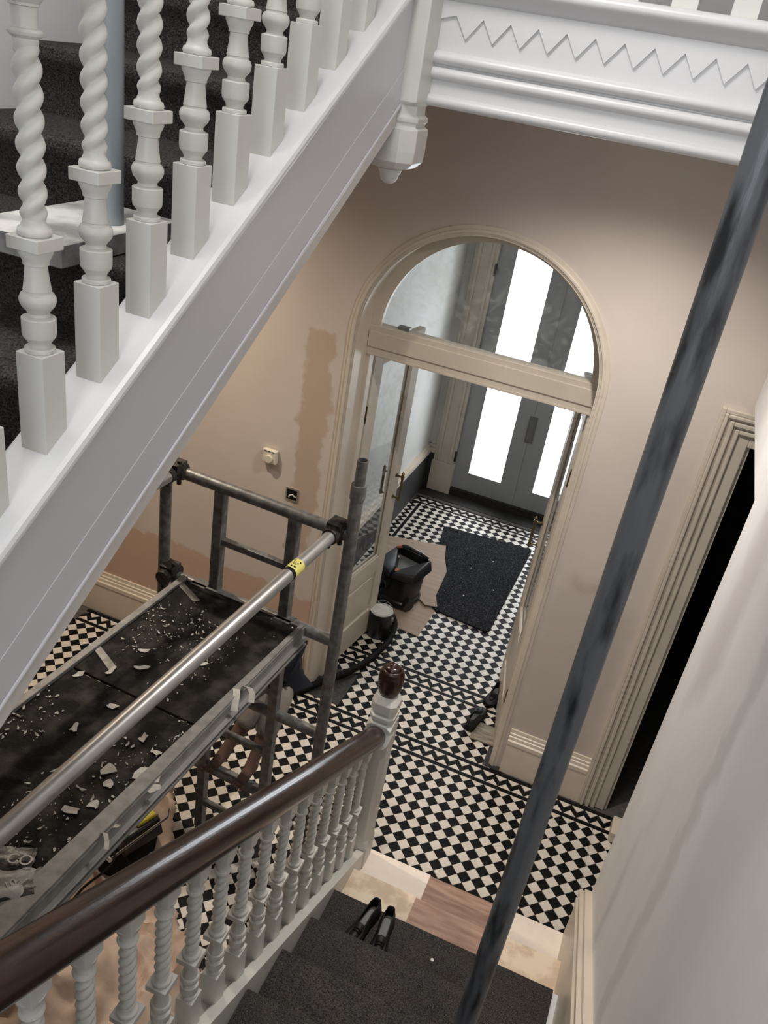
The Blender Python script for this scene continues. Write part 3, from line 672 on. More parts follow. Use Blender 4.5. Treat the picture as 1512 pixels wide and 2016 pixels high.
# landing beam with zigzag
yb_ = -1.20
bm_ = thing('trim_landing_beam', '', 'beam', (.5, -1.18, 3.4)); del bm_['category']
struct(bm_, 'white moulded landing fascia with a sawtooth frieze above the hall', 'trim')
X0, X1 = -.045, XR
b = MB(); b.box(X0, X1, yb_+.010, -1.165, 3.415, 3.69); b.build('fascia_board', 'white', bm_)
def bead(z0, z1, out, n=8):
    m_ = MB(); zc = (z0+z1)/2; r = (z1-z0)/2
    m_.prism([(yb_+.010, z0)]+[(yb_+.010-out*sin(pi*i/n), zc-r*cos(pi*i/n)) for i in range(1, n)]+[(yb_+.010, z1)], X0, X1, 'x')
    return m_
bead(3.405, 3.434, .016).build('lower_bead', 'white', bm_, smooth=True)
bead(3.468, 3.499, .018).build('middle_bead', 'white', bm_, smooth=True)
bead(3.503, 3.535, .020).build('middle_bead', 'white', bm_, smooth=True)
m_ = MB(); zt, zb_, dx, xs = 3.616, 3.567, .0708, .012
poly = [(X0, 3.645), (X0, 3.60)]
x = xs
poly += [(X0+.002, 3.60)]
while x < X1-.04:
    poly += [(x, zt), (x+dx*.46, zb_)]; x += dx
poly += [(X1, 3.60), (X1, 3.645)]
# build as strips to stay planar
m_ = MB(); lower = poly[2:-1]
for i in range(len(lower)-1):
    (xa, za), (xb, zb2) = lower[i], lower[i+1]
    m_.hexa([(xa, yb_+.0035, za), (xb, yb_+.0035, zb2), (xb, yb_+.0035, 3.648), (xa, yb_+.0035, 3.648)], [(xa, yb_+.011, za), (xb, yb_+.011, zb2), (xb, yb_+.011, 3.648), (xa, yb_+.011, 3.648)])
m_.build('sawtooth_frieze', 'white', bm_)
m_ = MB(); m_.prism([(yb_+.01, 3.645), (yb_+.002, 3.646), (yb_-.004, 3.655), (yb_-.010, 3.664), (yb_-.022, 3.670), (yb_-.030, 3.676), (yb_-.033, 3.686), (yb_-.028, 3.697), (yb_-.012, 3.702), (yb_+.10, 3.703), (yb_+.10, 3.645)], X0, X1, 'x')
m_.build('nosing_cap', 'white', bm_, smooth=True, sharp=60)
# landing balustrade
lbn = thing('landing_balustrade', 'white balustrade along the first-floor landing at the top right', 'balustrade', (.54, -1.155, 3.703))
protoL = baluster_parts(.80, 0, 0)
for i in range(-4, 5):
    o = protoL if i == -4 else dup(protoL, lbn)
    o.parent = lbn; o.location = (.1345*i+.005, 0, 0)
    o.scale = (1.2, 1.2, 1)
b = MB(); b.box(-.04, XR, -1.195, -1.115, 4.50, 4.56); b.build('handrail', 'wood', lbn, bevel=.015)

# ======================= PROP POLES AND PLANK =======================
b = MB(); b.tube([(.79, -2.29, .974), (.79, -2.29, 5.298)], .0252, 28)
o = b.build('scaffold_prop', 'steel', smooth=True, org=(.79, -2.29, .95)); tag(o, 'dark weathered steel tube standing on the lower stair treads in the right foreground', 'pole')
for zc in (1.62, ): 
    m_ = MB(); m_.lathe([(.0245, -.004), (.0252, 0), (.0245, .004)], .79, -2.29, zc, 28); m_.build('joint_ring', 'steel', o, smooth=True)
# plank resting across upper treads, pole standing on it
b = MB(); b.box(-.555, -.325, -2.262, -1.885, 3.0845, 3.128)
o = b.build('timber_block', ['plank', 'plankside'], bevel=.002); tag(o, 'paint-splashed flat timber block on an upper stair tread under the steel pole', 'block')
for pz in o.data.polygons:
    if pz.normal.z < .5: pz.material_index = 1
b = MB(); b.tube([(-.385, -2.035, 3.1285), (-.385, -2.035, 5.298)], .0242, 24)
o = b.build('scaffold_prop', 'steel2', smooth=True); tag(o, 'pale grey steel tube standing on the timber block behind the upper balusters', 'pole')

# ======================= SCAFFOLD TOWER =======================
YAW = RAD(-2.8); SO = Vector((-.12, -1.0, 0))
def SL(x, y, z):   # scaffold local -> world; local x to the right along the end frame, y away from camera
    return (SO.x+x*cos(YAW)-y*sin(YAW), SO.y+x*sin(YAW)+y*cos(YAW), z)
class SB(MB):
    def sbox(s, x0, x1, y0, y1, z0, z1):
        s.hexa([SL(x0, y0, z0), SL(x1, y0, z0), SL(x1, y1, z0), SL(x0, y1, z0)], [SL(x0, y0, z1), SL(x1, y0, z1), SL(x1, y1, z1), SL(x0, y1, z1)]); return s
    def st(s, pts, r, n=14, **k): return s.tube([SL(*p) for p in pts], r, n, **k)
sc = thing('scaffold_tower', 'grubby aluminium scaffold tower with ladder end frame beside the lower stairs', 'scaffold', (-.5, -1.9, 0))
R_ = .0245
XL_ = -.825
for y0 in (0.0, -2.0):
    back = y0 < -1
    for x in (0.0, XL_):
        b = SB(); top = 2.14 if x == 0 else 1.96
        b.st([(x, y0, .03), (x, y0, top)], R_, 18, hollow=.86); b.build('standard', 'alu', sc, smooth=True)
        if x == 0.0:
            b = SB(); b.st([(x, y0, top), (x, y0, top+.11)], .0205, 16, hollow=.84); sp = b.build('spigot', 'alu', sc, smooth=True)
            b = SB(); b.st([(x, y0, top-.045), (x, y0, top+.012)], .029, 16); b.build('spigot_collar', 'alu', sc, smooth=True)
        b = SB(); b.st([(x, y0, .0), (x, y0, .03)], .04, 16); b.build('foot_plate', 'clamp', sc)
    for z in (1.94, 1.44, .94, .44):
        b = SB(); b.st([(XL_, y0, z), (0, y0, z)], R_, 16); b.build('crossbar', 'alu', sc, smooth=True)
    if not back:
        for x in (-.565, -.235):
            b = SB(); b.sbox(x-.021, x+.021, -.0215, .0215, .03, 1.925); b.build('ladder_stile', 'alu', sc, bevel=.003)
        for z in (.20, .46, .70, 1.20, 1.70):
            b = SB(); b.sbox(-.545, -.255, -.0135, .0135, z-.014, z+.014); b.build('ladder_rung', 'alu', sc, bevel=.003)
# guard rails running towards the camera
def rail(x, z, y0, y1, m, name='guard_rail'):
    b = SB(); b.st([(x, y0, z), (x, y1, z)], R_*.98, 22); return b.build(name, m, sc, smooth=True)
rail(-.055, 1.945, -.065, -2.05, 'alub'); rail(XL_+.06, 1.945, -.065, -2.05, 'alub')
b = SB(); b.st([(-.055, -.30, 1.945), (-.055, -.36, 1.945)], R_*1.03, 22); o = b.build('yellow_label', 'yellab', sc, smooth=True)
b = SB(); b.st([(-.055, -.36, 1.945), (-.055, -.375, 1.945)], R_*1.035, 22); b.build('black_tape', 'blackr', sc, smooth=True)
# worn black marks printed on the yellow label
cx, cy_, cz_ = -.055, -.33, 1.945
b = SB()
for (dy, a0, a1) in ((-.018, 1.0, 1.35), (-.020, 1.55, 1.75), (.016, .9, 1.1), (.018, 1.75, 2.0)):
    pa = [SL(cx+R_*1.045*cos(a), cy_+dy+d, cz_+R_*1.045*sin(a)) for a, d in ((a0, -.004), (a1, -.004), (a1, .004), (a0, .004))]
    pb = [SL(cx+R_*1.02*cos(a), cy_+dy+d, cz_+R_*1.02*sin(a)) for a, d in ((a0, -.004), (a1, -.004), (a1, .004), (a0, .004))]
    b.hexa(pb, pa)
prev = None
for i in range(14):
    a = 1.05+.8*i/13; dy = .008*sin(i*1.1)
    p = SL(cx+R_*1.045*cos(a), cy_+dy, cz_+R_*1.045*sin(a))
    if prev: b.tube([prev, p], .0009, 5)
    prev = p
b.build('label_marks', 'blackr', o)
def clampo(x, y, z, parent=sc):
    b = SB()
    b.st([(x-.032, y, z), (x+.032, y, z)], .036, 10); b.st([(x, y-.075, z), (x, y-.015, z)], .033, 10)
    b.sbox(x-.03, x+.03, y-.05, y+.02, z-.02, z+.043); b.st([(x+.02, y-.02, z-.05), (x+.02, y-.02, z+.055)], .010, 8)
    b.st([(x-.02, y-.045, z+.03), (x-.005, y-.06, z-.055)], .009, 8)
    b.build('clamp', 'clamp', parent, bevel=.003)
clampo(-.055, 0, 1.945); clampo(XL_+.055, 0, 1.945)
clampo(XL_+.045, .0, 1.46)
# platform
pf = thing('work_platform', 'dirty dark platform board framed in aluminium on the scaffold, strewn with paint scrapings', 'platform', (-.52, -1.9, 1.46))
PXL, PXR = -.708, -.122
def yawed(x): return x
b = SB()
for (ya, yb2) in ((-.035, -.700), (-.708, -1.37), (-1.378, -1.98)):
    xe = lambda v: PXR-.020+.030*v
    zt_ = 1.474 if ya > -.5 else 1.472
    q = SB(); q.hexa([SL(PXL+.028, yb2, 1.462), SL(xe(yb2), yb2, 1.462), SL(xe(ya), ya, 1.462), SL(PXL+.028, ya, 1.462)], [SL(PXL+.028, yb2, zt_), SL(xe(yb2), yb2, zt_), SL(xe(ya), ya, zt_), SL(PXL+.028, ya, zt_)])
    q.build('plywood_panel', 'ply', pf, bevel=.001)
for x0, x1, lo, hi in ((PXR-.035, PXR-.004, 1.445, 1.488), (PXR-.006, PXR, 1.40, 1.480), (PXR-.004, PXR+.016, 1.425, 1.434), (PXR-.030, PXR+.014, 1.395, 1.404), (PXL, PXL+.028, 1.42, 1.486)):
    q = SB()
    if hi == 1.488: q.hexa([SL(PXR-.085, -2.0, lo), SL(x1, -2.0, lo), SL(x1, -.03, lo), SL(PXR-.021, -.03, lo)], [SL(PXR-.085, -2.0, hi), SL(x1, -2.0, hi), SL(x1, -.03, hi), SL(PXR-.021, -.03, hi)])
    else: q.sbox(x0, x1, -2.0, -.03, lo, hi)
    q.build('side_beam', 'alub' if hi == 1.434 else 'alug', pf, bevel=.0015)
q = SB(); q.sbox(PXL, PXR, -.04, -.028, 1.42, 1.476); q.sbox(PXL, PXR, -2.0, -1.985, 1.42, 1.476); q.build('end_beam', 'alu', pf)
for x in (PXL+.085, PXR-.10):
    q = SB(); q.sbox(x-.035, x+.035, -.05, .0, 1.468, 1.476); q.st([(x-.033, 0, 1.44), (x+.033, 0, 1.44)], .031, 12); q.build('hook', 'alu', pf)
for (x, y) in ((PXL+.07, -.12), (PXL+.07, -.62)):
    q = SB(); q.hexa([SL(x-.05, y+.03, 1.4745), SL(x+.07, y-.03, 1.4745), SL(x+.085, y-.005, 1.4745), SL(x-.05, y+.06, 1.4745)], [SL(x-.05, y+.03, 1.478), SL(x+.07, y-.03, 1.478), SL(x+.085, y-.005, 1.478), SL(x-.05, y+.06, 1.478)])
    q.build('hinge_strap', 'alu', pf)
# debris: big flakes one by one, small ones as stuff
def flake(cx, cy, z, r, seed, curl=.3, nn=9, elong=1.0, rot=0.0):
    rnd = random.Random(seed); top = []; bot = []
    for i in range(nn):
        a = 2*pi*i/nn; rr = r*rnd.uniform(.5, 1.15); x = rr*cos(a)*elong; y = rr*sin(a)
        zz = curl*x*x/max(r, 1e-4)*.5+.0012
        X = x*cos(rot)-y*sin(rot); Y = x*sin(rot)+y*cos(rot)
        top.append((cx+X, cy+Y, z+zz+.0008)); bot.append((cx+X, cy+Y, z+zz))
    return MB().hexa(bot, top)
FL = [(-.44, -1.99, .026, 1.3, 1.6), (-.41, -2.03, .018, 1.2, .4), (-.325, -1.955, .036, 1.2, .5), (-.290, -1.985, .022, 1.4, .2), (-.79, -1.69, .016, 2.0, 1.2), (-.43, -1.83, .014, 1.8, 1.5), (-.64, -1.90, .014, 2.0, 1.9), (-.63, -1.55, .014, 2.2, .6), (-.50, -1.62, .014, 1.8, .2), (-.40, -2.12, .014, 1.8, .9), (-.44, -2.17, .016, 2.3, .3), (-.335, -2.12, .016, 1.6, 1.0), (-.305, -2.15, .012, 1.9, .2), (-.355, -1.86, .012, 1.8, .1), (-.71, -1.62, .012, 2.4, 1.4), (-.68, -1.47, .013, 2.2, .4), (-.56, -2.06, .012, 2.6, .9), (-.60, -1.76, .011, 2.0, .3), (-.46, -1.42, .010, 2.2, .8), (-.52, -1.30, .011, 1.6, .3)]
for i, (x, y, r, el, ro) in enumerate(FL):
    o = flake(x, y, 1.4752, r, i+3, elong=el, rot=ro, curl=.22).build('paint_flake', 'flake')
    FO = sorted(range(len(FL)), key=lambda q: -FL[q][1]); ordn = ['first', 'second', 'third', 'fourth', 'fifth', 'sixth', 'seventh', 'eighth', 'ninth', 'tenth', 'eleventh', 'twelfth', 'thirteenth', 'fourteenth', 'fifteenth', 'sixteenth', 'seventeenth', 'eighteenth', 'nineteenth', 'twentieth'][FO.index(i)]
    if i == 2: tag(o, 'largest torn cream paint flake near the near edge of the scaffold platform', 'paint flake', 'large paint flakes on the platform')
    else: tag(o, ('small ' if r < .02 else 'broad ')+'cream paint flake, '+ordn+' of the larger flakes from the far end of the platform', 'paint flake', 'large paint flakes on the platform')
b = MB(); rnd = random.Random(5)
for i in range(1900):
    x = rnd.uniform(PXL+.03, PXR-.04); y = -.05-abs(rnd.gauss(0, 1))*.0-rnd.random()*1.9
    cl = noise.noise(Vector((x*5, y*4, 1.3)))
    if cl < rnd.uniform(-.35, .35): continue
    p = SL(x, y, 0); r = rnd.choice((.0010, .0013, .0016, .0022, .0030, .0045)); b2 = flake(p[0], p[1], 1.4746, r, i+100, nn=5, elong=rnd.uniform(1, 3.2), rot=rnd.uniform(0, 3.1))
    b.add(b2.v, b2.f)
o = b.build('paint_scrapings', 'flake', kind='stuff'); tag(o, 'fine cream paint scrapings scattered over the scaffold platform', 'debris')
# curled shavings over the near beam
def curl(pts, w, label):
    b = MB(); rings = []
    for p in pts:
        p = Vector(p); rings.append([p+Vector((w, w*.3, 0)), p+Vector((w, w*.3, .001)), p+Vector((-w, -w*.3, .001)), p+Vector((-w, -w*.3, 0))])
    b.loft(rings); o = b.build('paint_curl', 'flake', smooth=True); tag(o, label, 'paint peeling'); return o
curl([(-.268, -1.47, 1.489), (-.255, -1.475, 1.505), (-.238, -1.48, 1.510), (-.222, -1.49, 1.500), (-.214, -1.51, 1.478)], .010, 'curled paint peeling arching over the platform beam near the far end')
curl([(-.285, -1.49, 1.492), (-.272, -1.51, 1.490), (-.262, -1.535, 1.482), (-.252, -1.56, 1.46)], .012, 'long flat paint peeling hanging over the platform beam')
curl([(-.305, -2.195, 1.490), (-.292, -2.20, 1.500), (-.275, -2.215, 1.496), (-.262, -2.235, 1.488)], .007, 'short curled peeling on the near part of the platform beam')
# crumpled bag
bg = thing('torn_bag', 'crumpled torn grey bag with black printed side lying on the platform at the left edge', 'bag', (-.42, -2.46, 1.475))
def crumple(poly_w, poly_l, ox, oy, oz, rot, seed, nx_=12, ny_=12, amp=.018):
    b = MB(); vs = []
    for layer in (0, 1):
        for i in range(nx_+1):
            for j in range(ny_+1):
                u_, v_ = i/nx_-.5, j/ny_-.5; x = u_*poly_w*(1+.12*noise.noise(Vector((v_*6, seed, 0)))); y = v_*poly_l*(1+.12*noise.noise(Vector((u_*6, seed+3, 0))))
                z = .004+amp*abs(noise.noise(Vector((x*16+seed, y*16, seed))))+amp*.6*(1-4*u_*u_)*(1-4*v_*v_)
                if layer == 0: z = max(z-.006, 0)
                vs.append((ox+x*cos(rot)-y*sin(rot), oy+x*sin(rot)+y*cos(rot), oz+z))
    N_ = (nx_+1)*(ny_+1); fs = []
    for i in range(nx_):
        for j in range(ny_):
            a = i*(ny_+1)+j; bq = a+1; c = a+ny_+2; d = a+ny_+1
            fs += [(N_+a, N_+d, N_+c, N_+bq), (a, bq, c, d)]
    rim = [i*(ny_+1) for i in range(nx_+1)]+[nx_*(ny_+1)+j for j in range(1, ny_+1)]+[i*(ny_+1)+ny_ for i in range(nx_-1, -1, -1)]+[j for j in range(ny_-1, 0, -1)]
    for k in range(len(rim)):
        a, c = rim[k], rim[(k+1) % len(rim)]; fs.append((a, c, N_+c, N_+a))
    return b.add(vs, fs)
crumple(.16, .13, -.415, -2.452, 1.475, .5, 2.0).build('grey_sheet', 'bag', bg, smooth=True, sharp=30)
crumple(.13, .10, -.465, -2.385, 1.474, .4, 5.0, amp=.010).build('printed_side', 'bagblack', bg, smooth=True, sharp=30)
crumple(.16, .05, -.41, -2.47, 1.484, .8, 8.0, amp=.006).build('black_band', 'bagblack', bg, smooth=True, sharp=30)
def text(s, loc, size, m, parent, rot, name='lettering'):
    cu = bpy.data.curves.new(name, 'FONT'); cu.body = s; cu.size = size; cu.extrude = .0006; cu.align_x = 'CENTER'; cu.align_y = 'CENTER'
    cu.materials.append(M[m]); o = bpy.data.objects.new(name, cu); COL.objects.link(o); bpy.context.view_layer.update(); me = bpy.data.meshes.new_from_object(o); bpy.data.objects.remove(o, do_unlink=True); o = bpy.data.objects.new(name, me); COL.objects.link(o); o.parent = parent
    o.location = Vector(loc)-ORG[parent.name]; o.rotation_euler = rot; o['label'] = 'printed lettering'; return o
text('CO', (-.435, -2.372, 1.495), .045, 'tinlid', bg, (0, 0, .35))
text('10', (-.405, -2.44, 1.494), .032, 'bag', bg, (0, 0, 1.0))

# ======================= WALL FITTINGS =======================
t_ = thing('thermostat', 'small square cream room thermostat with round dial on the left hall wall', 'thermostat', (-1.058, YW-.02, 1.45))
b = MB(); b.box(-1.100, -1.016, YW-.032, YW-.002, 1.455, 1.535); b.build('casing', 'plastic', t_, bevel=.006)
b = MB(); b.lathe([(.024, 0), (.024, .008), (.021, .011), (0, .011)], 0, 0, 0, 24); b.v = [(-1.058+x, YW-.032-z, 1.485+y) for x, y, z in b.v]; b.build('dial', 'plastic', t_, smooth=True)
b = MB()
for i in range(3): b.box(-1.088+i*.022, -1.074+i*.022, YW-.0345, YW-.031, 1.526, 1.530)
b.build('vent_slot', 'blackp', t_)
s_ = thing('back_box', 'open metal electrical back box set in the hall wall above the scaffold rail', 'socket box', (-.912, YW-.01, 1.25))
b = MB(); b.box(-.950, -.874, YW-.006, YW, 1.262, 1.27); b.box(-.950, -.874, YW-.006, YW, 1.330, 1.338); b.box(-.950, -.942, YW-.006, YW, 1.27, 1.33); b.box(-.882, -.874, YW-.006, YW, 1.27, 1.33); b.build('metal_rim', 'chrome', s_)
b = MB(); b.box(-.942, -.882, YW-.003, YW-.0005, 1.27, 1.33); b.build('recess', 'blackr', s_)
b = MB(); b.tube([(-.93, YW-.004, 1.28), (-.92, YW-.018, 1.30), (-.905, YW-.02, 1.31), (-.89, YW-.006, 1.29)], .004, 8); b.build('wire', 'gripwhite', s_, smooth=True)

# ======================= FLOOR OBJECTS =======================
# cardboard
def sheet(name, poly, z0, z1, m, label, cat, bev=0):
    o = MB().hexa([(x, y, z0) for x, y in poly], [(x, y, z1) for x, y in poly]).build(name, m, bevel=bev); return tag(o, label, cat)
cbp = [(-.95, 2.22), (-.62, 2.30), (-.455, 2.345), (-.40, 2.15), (-.33, 1.98), (-.30, 1.62), (-.245, 1.49), (-.33, 1.46), (-.40, 1.52), (-.47, 1.40), (-.72, 1.35), (-.80, 1.6)]
cz = lambda x: .0045+.0112*min(1, max(0, (x+.80)/.22))
o = MB().hexa([(x, y, cz(x)) for x, y in cbp], [(x, y, cz(x)+.0035) for x, y in cbp]).build('cardboard_sheet', 'card'); tag(o, 'large torn brown cardboard sheet under the vacuum cleaner in the vestibule', 'cardboard')
sheet('cardboard_sheet', [(-.56, 1.35), (-.46, 1.12), (-.255, 1.10), (-.245, 1.48), (-.26, 1.62), (-.45, 1.60)], .0, .004, 'card', 'smaller brown cardboard piece sticking out towards the hall from under the vacuum cleaner', 'cardboard')
# door mat
def rounded(p, r=.05, k=5):
    out = []
    for i in range(len(p)):
        a, c, d = Vector(p[i-1]), Vector(p[i]), Vector(p[(i+1) % len(p)])
        u = (a-c).normalized()*r; w = (d-c).normalized()*r
        for j in range(k+1):
            t = j/k; out.append(tuple((c+u)*(1-t)**2+c*2*t*(1-t)+(c+w)*t*t))
    return out
mp = rounded([(-.60, 2.64), (.10, 2.78), (.165, 1.40), (-.255, 1.46)], .06)
mp = rounded([(-.575, 2.66), (.19, 2.74), (.17, 1.41), (-.28, 1.46), (-.42, 1.95)], .045)
b = MB(); b.hexa([(x, y, .0005) for x, y in mp], [(x, y, .014) for x, y in mp]); o = b.build('door_mat', 'mat'); tag(o, 'large charcoal fibre door mat lying on the vestibule tiles', 'door mat')
for (x, y) in ((-.18, 2.15), (-.05, 2.35), (.06, 1.95), (-.12, 1.75)):
    MB().lathe([(.006, 0), (.006, .002), (0, .003)], x, y, .014, 7).build('speck', 'gripwhite', o)
# paint tin
pt = thing('paint_tin', 'black paint tin with pale spattered lid and wire handle beside the left door leaf', 'paint tin', (-.51, .985, 0))
cx, cy = -.51, .985
b = MB(); b.lathe([(.078, .001), (.080, .004), (.080, .185), (.083, .187), (.083, .192), (.080, .194)], cx, cy, 0, 36); b.build('tin_body', 'blackp', pt, smooth=True)
b = MB(); b.lathe([(.079, .1935), (.079, .199), (.074, .199), (.072, .195), (.066, .195), (.064, .198), (0, .198)], cx, cy, 0, 36); b.build('tin_lid', 'tinlid', pt, smooth=True)
b = MB(); b.tube([(cx+.086*cos(a), cy+.086*sin(a)*.3+.02-.0, .150+.095*sin(a)) for a in [pi*i/14 for i in range(15)]], .0022, 8); b.build('wire_handle', 'greyp', pt, smooth=True)
b = MB()
for a in (0, pi): b.lathe([(.012, -.012), (.012, .012)], cx+.082*cos(a), cy, .150, 10)
b.build('handle_ear', 'greyp', pt)
# vacuum cleaner
vc = thing('vacuum_cleaner', 'black tub vacuum cleaner with v-shaped top opening standing on cardboard', 'vacuum cleaner', (-.55, 1.42, .008))
cx, cy = -.545, 1.45
def rr_ring(w, d, z, cx=cx, cy=cy, n=28, p=3.5, rot=-.25, sx=0, sy=0):
    out = []
    for i in range(n):
        a = 2*pi*i/n; c, s = cos(a), sin(a)
        x = w*abs(c)**(2/p)*(1 if c > 0 else -1)+sx; y = d*abs(s)**(2/p)*(1 if s > 0 else -1)+sy
        out.append((cx+x*cos(rot)-y*sin(rot), cy+x*sin(rot)+y*cos(rot), z))
    return out
b = MB(); b.loft([rr_ring(.135, .125, .0195), rr_ring(.150, .14, .028), rr_ring(.150, .14, .06), rr_ring(.140, .13, .07), rr_ring(.150, .135, .21), rr_ring(.155, .14, .243)]); b.build('tub', 'blackp', vc, smooth=True, sharp=35)
b = MB()
rot = -.25
def vl(x, y, z): return (cx+x*cos(rot)-y*sin(rot), cy+x*sin(rot)+y*cos(rot), .019+(z-.01)*.80)
# head: two sloping wings around a v-shaped recess
b.hexa([vl(-.165, -.15, .30), vl(-.0, -.165, .30), vl(.0, -.05, .30), vl(-.165, .15, .30)], [vl(-.155, -.13, .38), vl(-.01, -.15, .36), vl(-.02, -.08, .37), vl(-.14, .14, .42)])
b.hexa([vl(.0, -.165, .30), vl(.175, -.12, .30), vl(.165, .15, .30), vl(.02, -.05, .30)], [vl(.01, -.15, .36), vl(.155, -.10, .38), vl(.145, .14, .42), vl(.03, -.07, .37)])
b.hexa([vl(-.165, .13, .30), vl(.165, .13, .30), vl(.15, .17, .30), vl(-.15, .17, .30)], [vl(-.13, .12, .42), vl(.14, .12, .42), vl(.12, .155, .41), vl(-.12, .155, .41)])
b.build('motor_head', 'blackp', vc, bevel=.012, smooth=True)
b = MB(); b.hexa([vl(-.10, .11, .31), vl(.0, -.06, .31), vl(.11, .11, .31)], [vl(-.11, .12, .335), vl(.0, -.075, .325), vl(.12, .12, .335)]); b.build('filter_panel', 'greyp', vc)
b = MB(); b.hexa([vl(-.02, -.07, .335), vl(.03, -.07, .335), vl(.0, -.10, .335)], [vl(-.02, -.06, .345), vl(.03, -.06, .345), vl(.0, -.105, .345)]); b.build('orange_badge', 'orange', vc)
b = MB(); b.hexa([vl(-.13, .09, .40), vl(-.08, .12, .42), vl(-.09, .14, .42), vl(-.14, .12, .40)], [vl(-.13, .09, .425), vl(-.08, .12, .437), vl(-.09, .14, .437), vl(-.14, .12, .425)]); b.build('orange_latch', 'orange', vc)
b = MB(); b.tube([vl(-.10, .13, .42), vl(-.06, .10, .46), vl(.0, .08, .475), (vl(.07, .10, .46)), vl(.12, .13, .42)], .014, 10); b.build('carry_handle', 'blackp', vc, smooth=True)
b = MB(); b.tube([vl(-.03, -.13, .22), vl(-.04, -.175, .22)], .036, 18); b.tube([vl(-.038, -.17, .22), vl(-.042, -.18, .22)], .042, 18); b.build('hose_port', 'blackp', vc, smooth=True)
hp = [vl(-.04, -.18, .22), vl(-.035, -.24, .17), (-.45, 1.12, .06), (-.405, .95, .03), (-.42, .78, .027), (-.455, .62, .027), (-.52, .46, .027), (-.62, .30, .027), (-.72, .12, .027), (-.82, .06, .027), (-.93, .09, .027)]
# smooth the path
def smooth_path(p, k=8):
    p = [Vector(q) for q in p]; out = []
    for i in range(len(p)-1):
        a = p[max(i-1, 0)]; c = p[i]; d = p[i+1]; e = p[min(i+2, len(p)-1)]
        for j in range(k):
            t = j/k; out.append(.5*((2*c)+(-a+d)*t+(2*a-5*c+4*d-e)*t*t+(-a+3*c-3*d+e)*t*t*t))
    out.append(p[-1]); return out
sp_ = smooth_path(hp, 18)
b = MB(); b.tube(sp_, [.0195+(.002 if i % 2 else -.001) for i in range(len(sp_))], 12); b.build('hose', 'blackr', vc, smooth=True)
b = MB(); b.tube([vl(-.152, -.02, .075), vl(-.20, -.02, .075)], .05, 18); b.build('wheel', 'blackp', vc, smooth=True)
b = MB(); b.tube([vl(.13, -.08, .055), vl(.16, -.09, .055)], .042, 18); b.build('wheel', 'blackp', vc, smooth=True)
b = MB(); b.box(-.735, -.68, 1.22, 1.33, .25, .275); b.hexa([vl(-.19, -.15, .012), vl(-.13, -.15, .012), vl(-.13, -.05, .012), vl(-.19, -.05, .012)], [vl(-.18, -.14, .27), vl(-.14, -.14, .27), vl(-.14, -.06, .27), vl(-.18, -.06, .27)])
b.v = b.v[8:]; b.f = [tuple(i-8 for i in f) for f in b.f[6:]]; b.mi = b.mi[6:]; b.build('tool_holder', 'greyp', vc, bevel=.006)

# shoes
def shoe(x, y, z, ang, label, group, L=.26, tall=.085, w=.045, pitch=0):
    r = thing('shoe', label, 'shoe', (x, y, z), group, ang)
    # local: toe towards +y
    def ring(t, zz, ws=1.0, inset=0): 
        pass
    b = MB(); rings = []
    outl = [(-.50, .35), (-.46, .62), (-.35, .74), (-.15, .70), (.05, .80), (.22, .98), (.36, .92), (.45, .62), (.50, .25)]
    def outline(s, z_): 
        R_o = [(s*w*a, L*p, z_) for p, a in outl]; Lf = [(-s*w*a*.86, L*p, z_) for p, a in reversed(outl)]
        return R_o+Lf
    b.loft([outline(1.02, .0), outline(1.06, .004), outline(1.06, .018), outline(1.0, .022)])
    b.build('sole', 'blackr', r, local=True, smooth=True, sharp=50)
    b = MB()
    def upper(f):
        out = []
        for sgn, seq in ((1, outl), (-1, list(reversed(outl)))):
            for p, a in seq:
                heel = max(0, min(1, (.18-p)/.35)); top = .022+(tall*(.45+.55*heel)-.022)*f
                narrow = 1-.45*f*(1-.25*heel) if f > .5 else 1-.1*f
                yy = L*p*(1-.08*f)-(.02*f if p > .2 else 0)
                out.append((sgn*w*a*narrow*(1 if sgn > 0 else .86), yy, top))
        return out
    b.loft([upper(0), upper(.35), upper(.7), upper(1.0)], cap=False)
    # toe vamp cover (front half) leaving the foot opening
    u1 = upper(1.0); nO = len(outl)
    R_ = u1[:nO]; Lf = list(reversed(u1[nO:]))
    idx = list(range(4, nO))
    vs = []; 
    for i in idx: vs += [R_[i], ((R_[i][0]+Lf[i][0])/2, R_[i][1], R_[i][2]+.008), Lf[i]]
    fs = []
    for k in range(len(idx)-1):
        a = k*3; fs += [(a, a+3, a+4, a+1), (a+1, a+4, a+5, a+2)]
    b.add(vs, fs)
    o = b.build('upper', 'shoe', r, local=True, smooth=True, sharp=60)
    sm = o.modifiers.new('t', 'SOLIDIFY'); sm.thickness = .0025; sm.offset = -1
    b = MB(); b.loft([[(x_*.78, y_*.9, .024) for x_, y_, z_ in outline(1, 0)], [(x_*.74, y_*.88, .028) for x_, y_, z_ in outline(1, 0)]]); b.build('insole', 'greyp', r, local=True)
    b = MB(); m_ = .022
    for k in range(3): b.tube([(-.016, L*(.08+.05*k), tall*.52), (0, L*(.08+.05*k), tall*.60), (.016, L*(.08+.05*k), tall*.52)], .0022, 6)
    b.build('laces', 'blackr', r, local=True)
    return r
shoe(.335, .50, .0125, RAD(-8), 'black shoe standing on the worn threshold piece, in front of its pair', 'shoes in the doorway', L=.23)
shoe(.385, .76, .001, RAD(172), 'black shoe beside the right door leaf, nearer the front door', 'shoes in the doorway', L=.19)
shoe(.325, -1.445, zn(3)+.0115, RAD(168), 'left black shoe of the pair on the carpeted stair tread', 'pair of shoes on the stairs', L=.235, w=.041)
shoe(.415, -1.455, zn(3)+.0115, RAD(184), 'right black shoe of the pair on the carpeted stair tread', 'pair of shoes on the stairs', L=.235, w=.041)
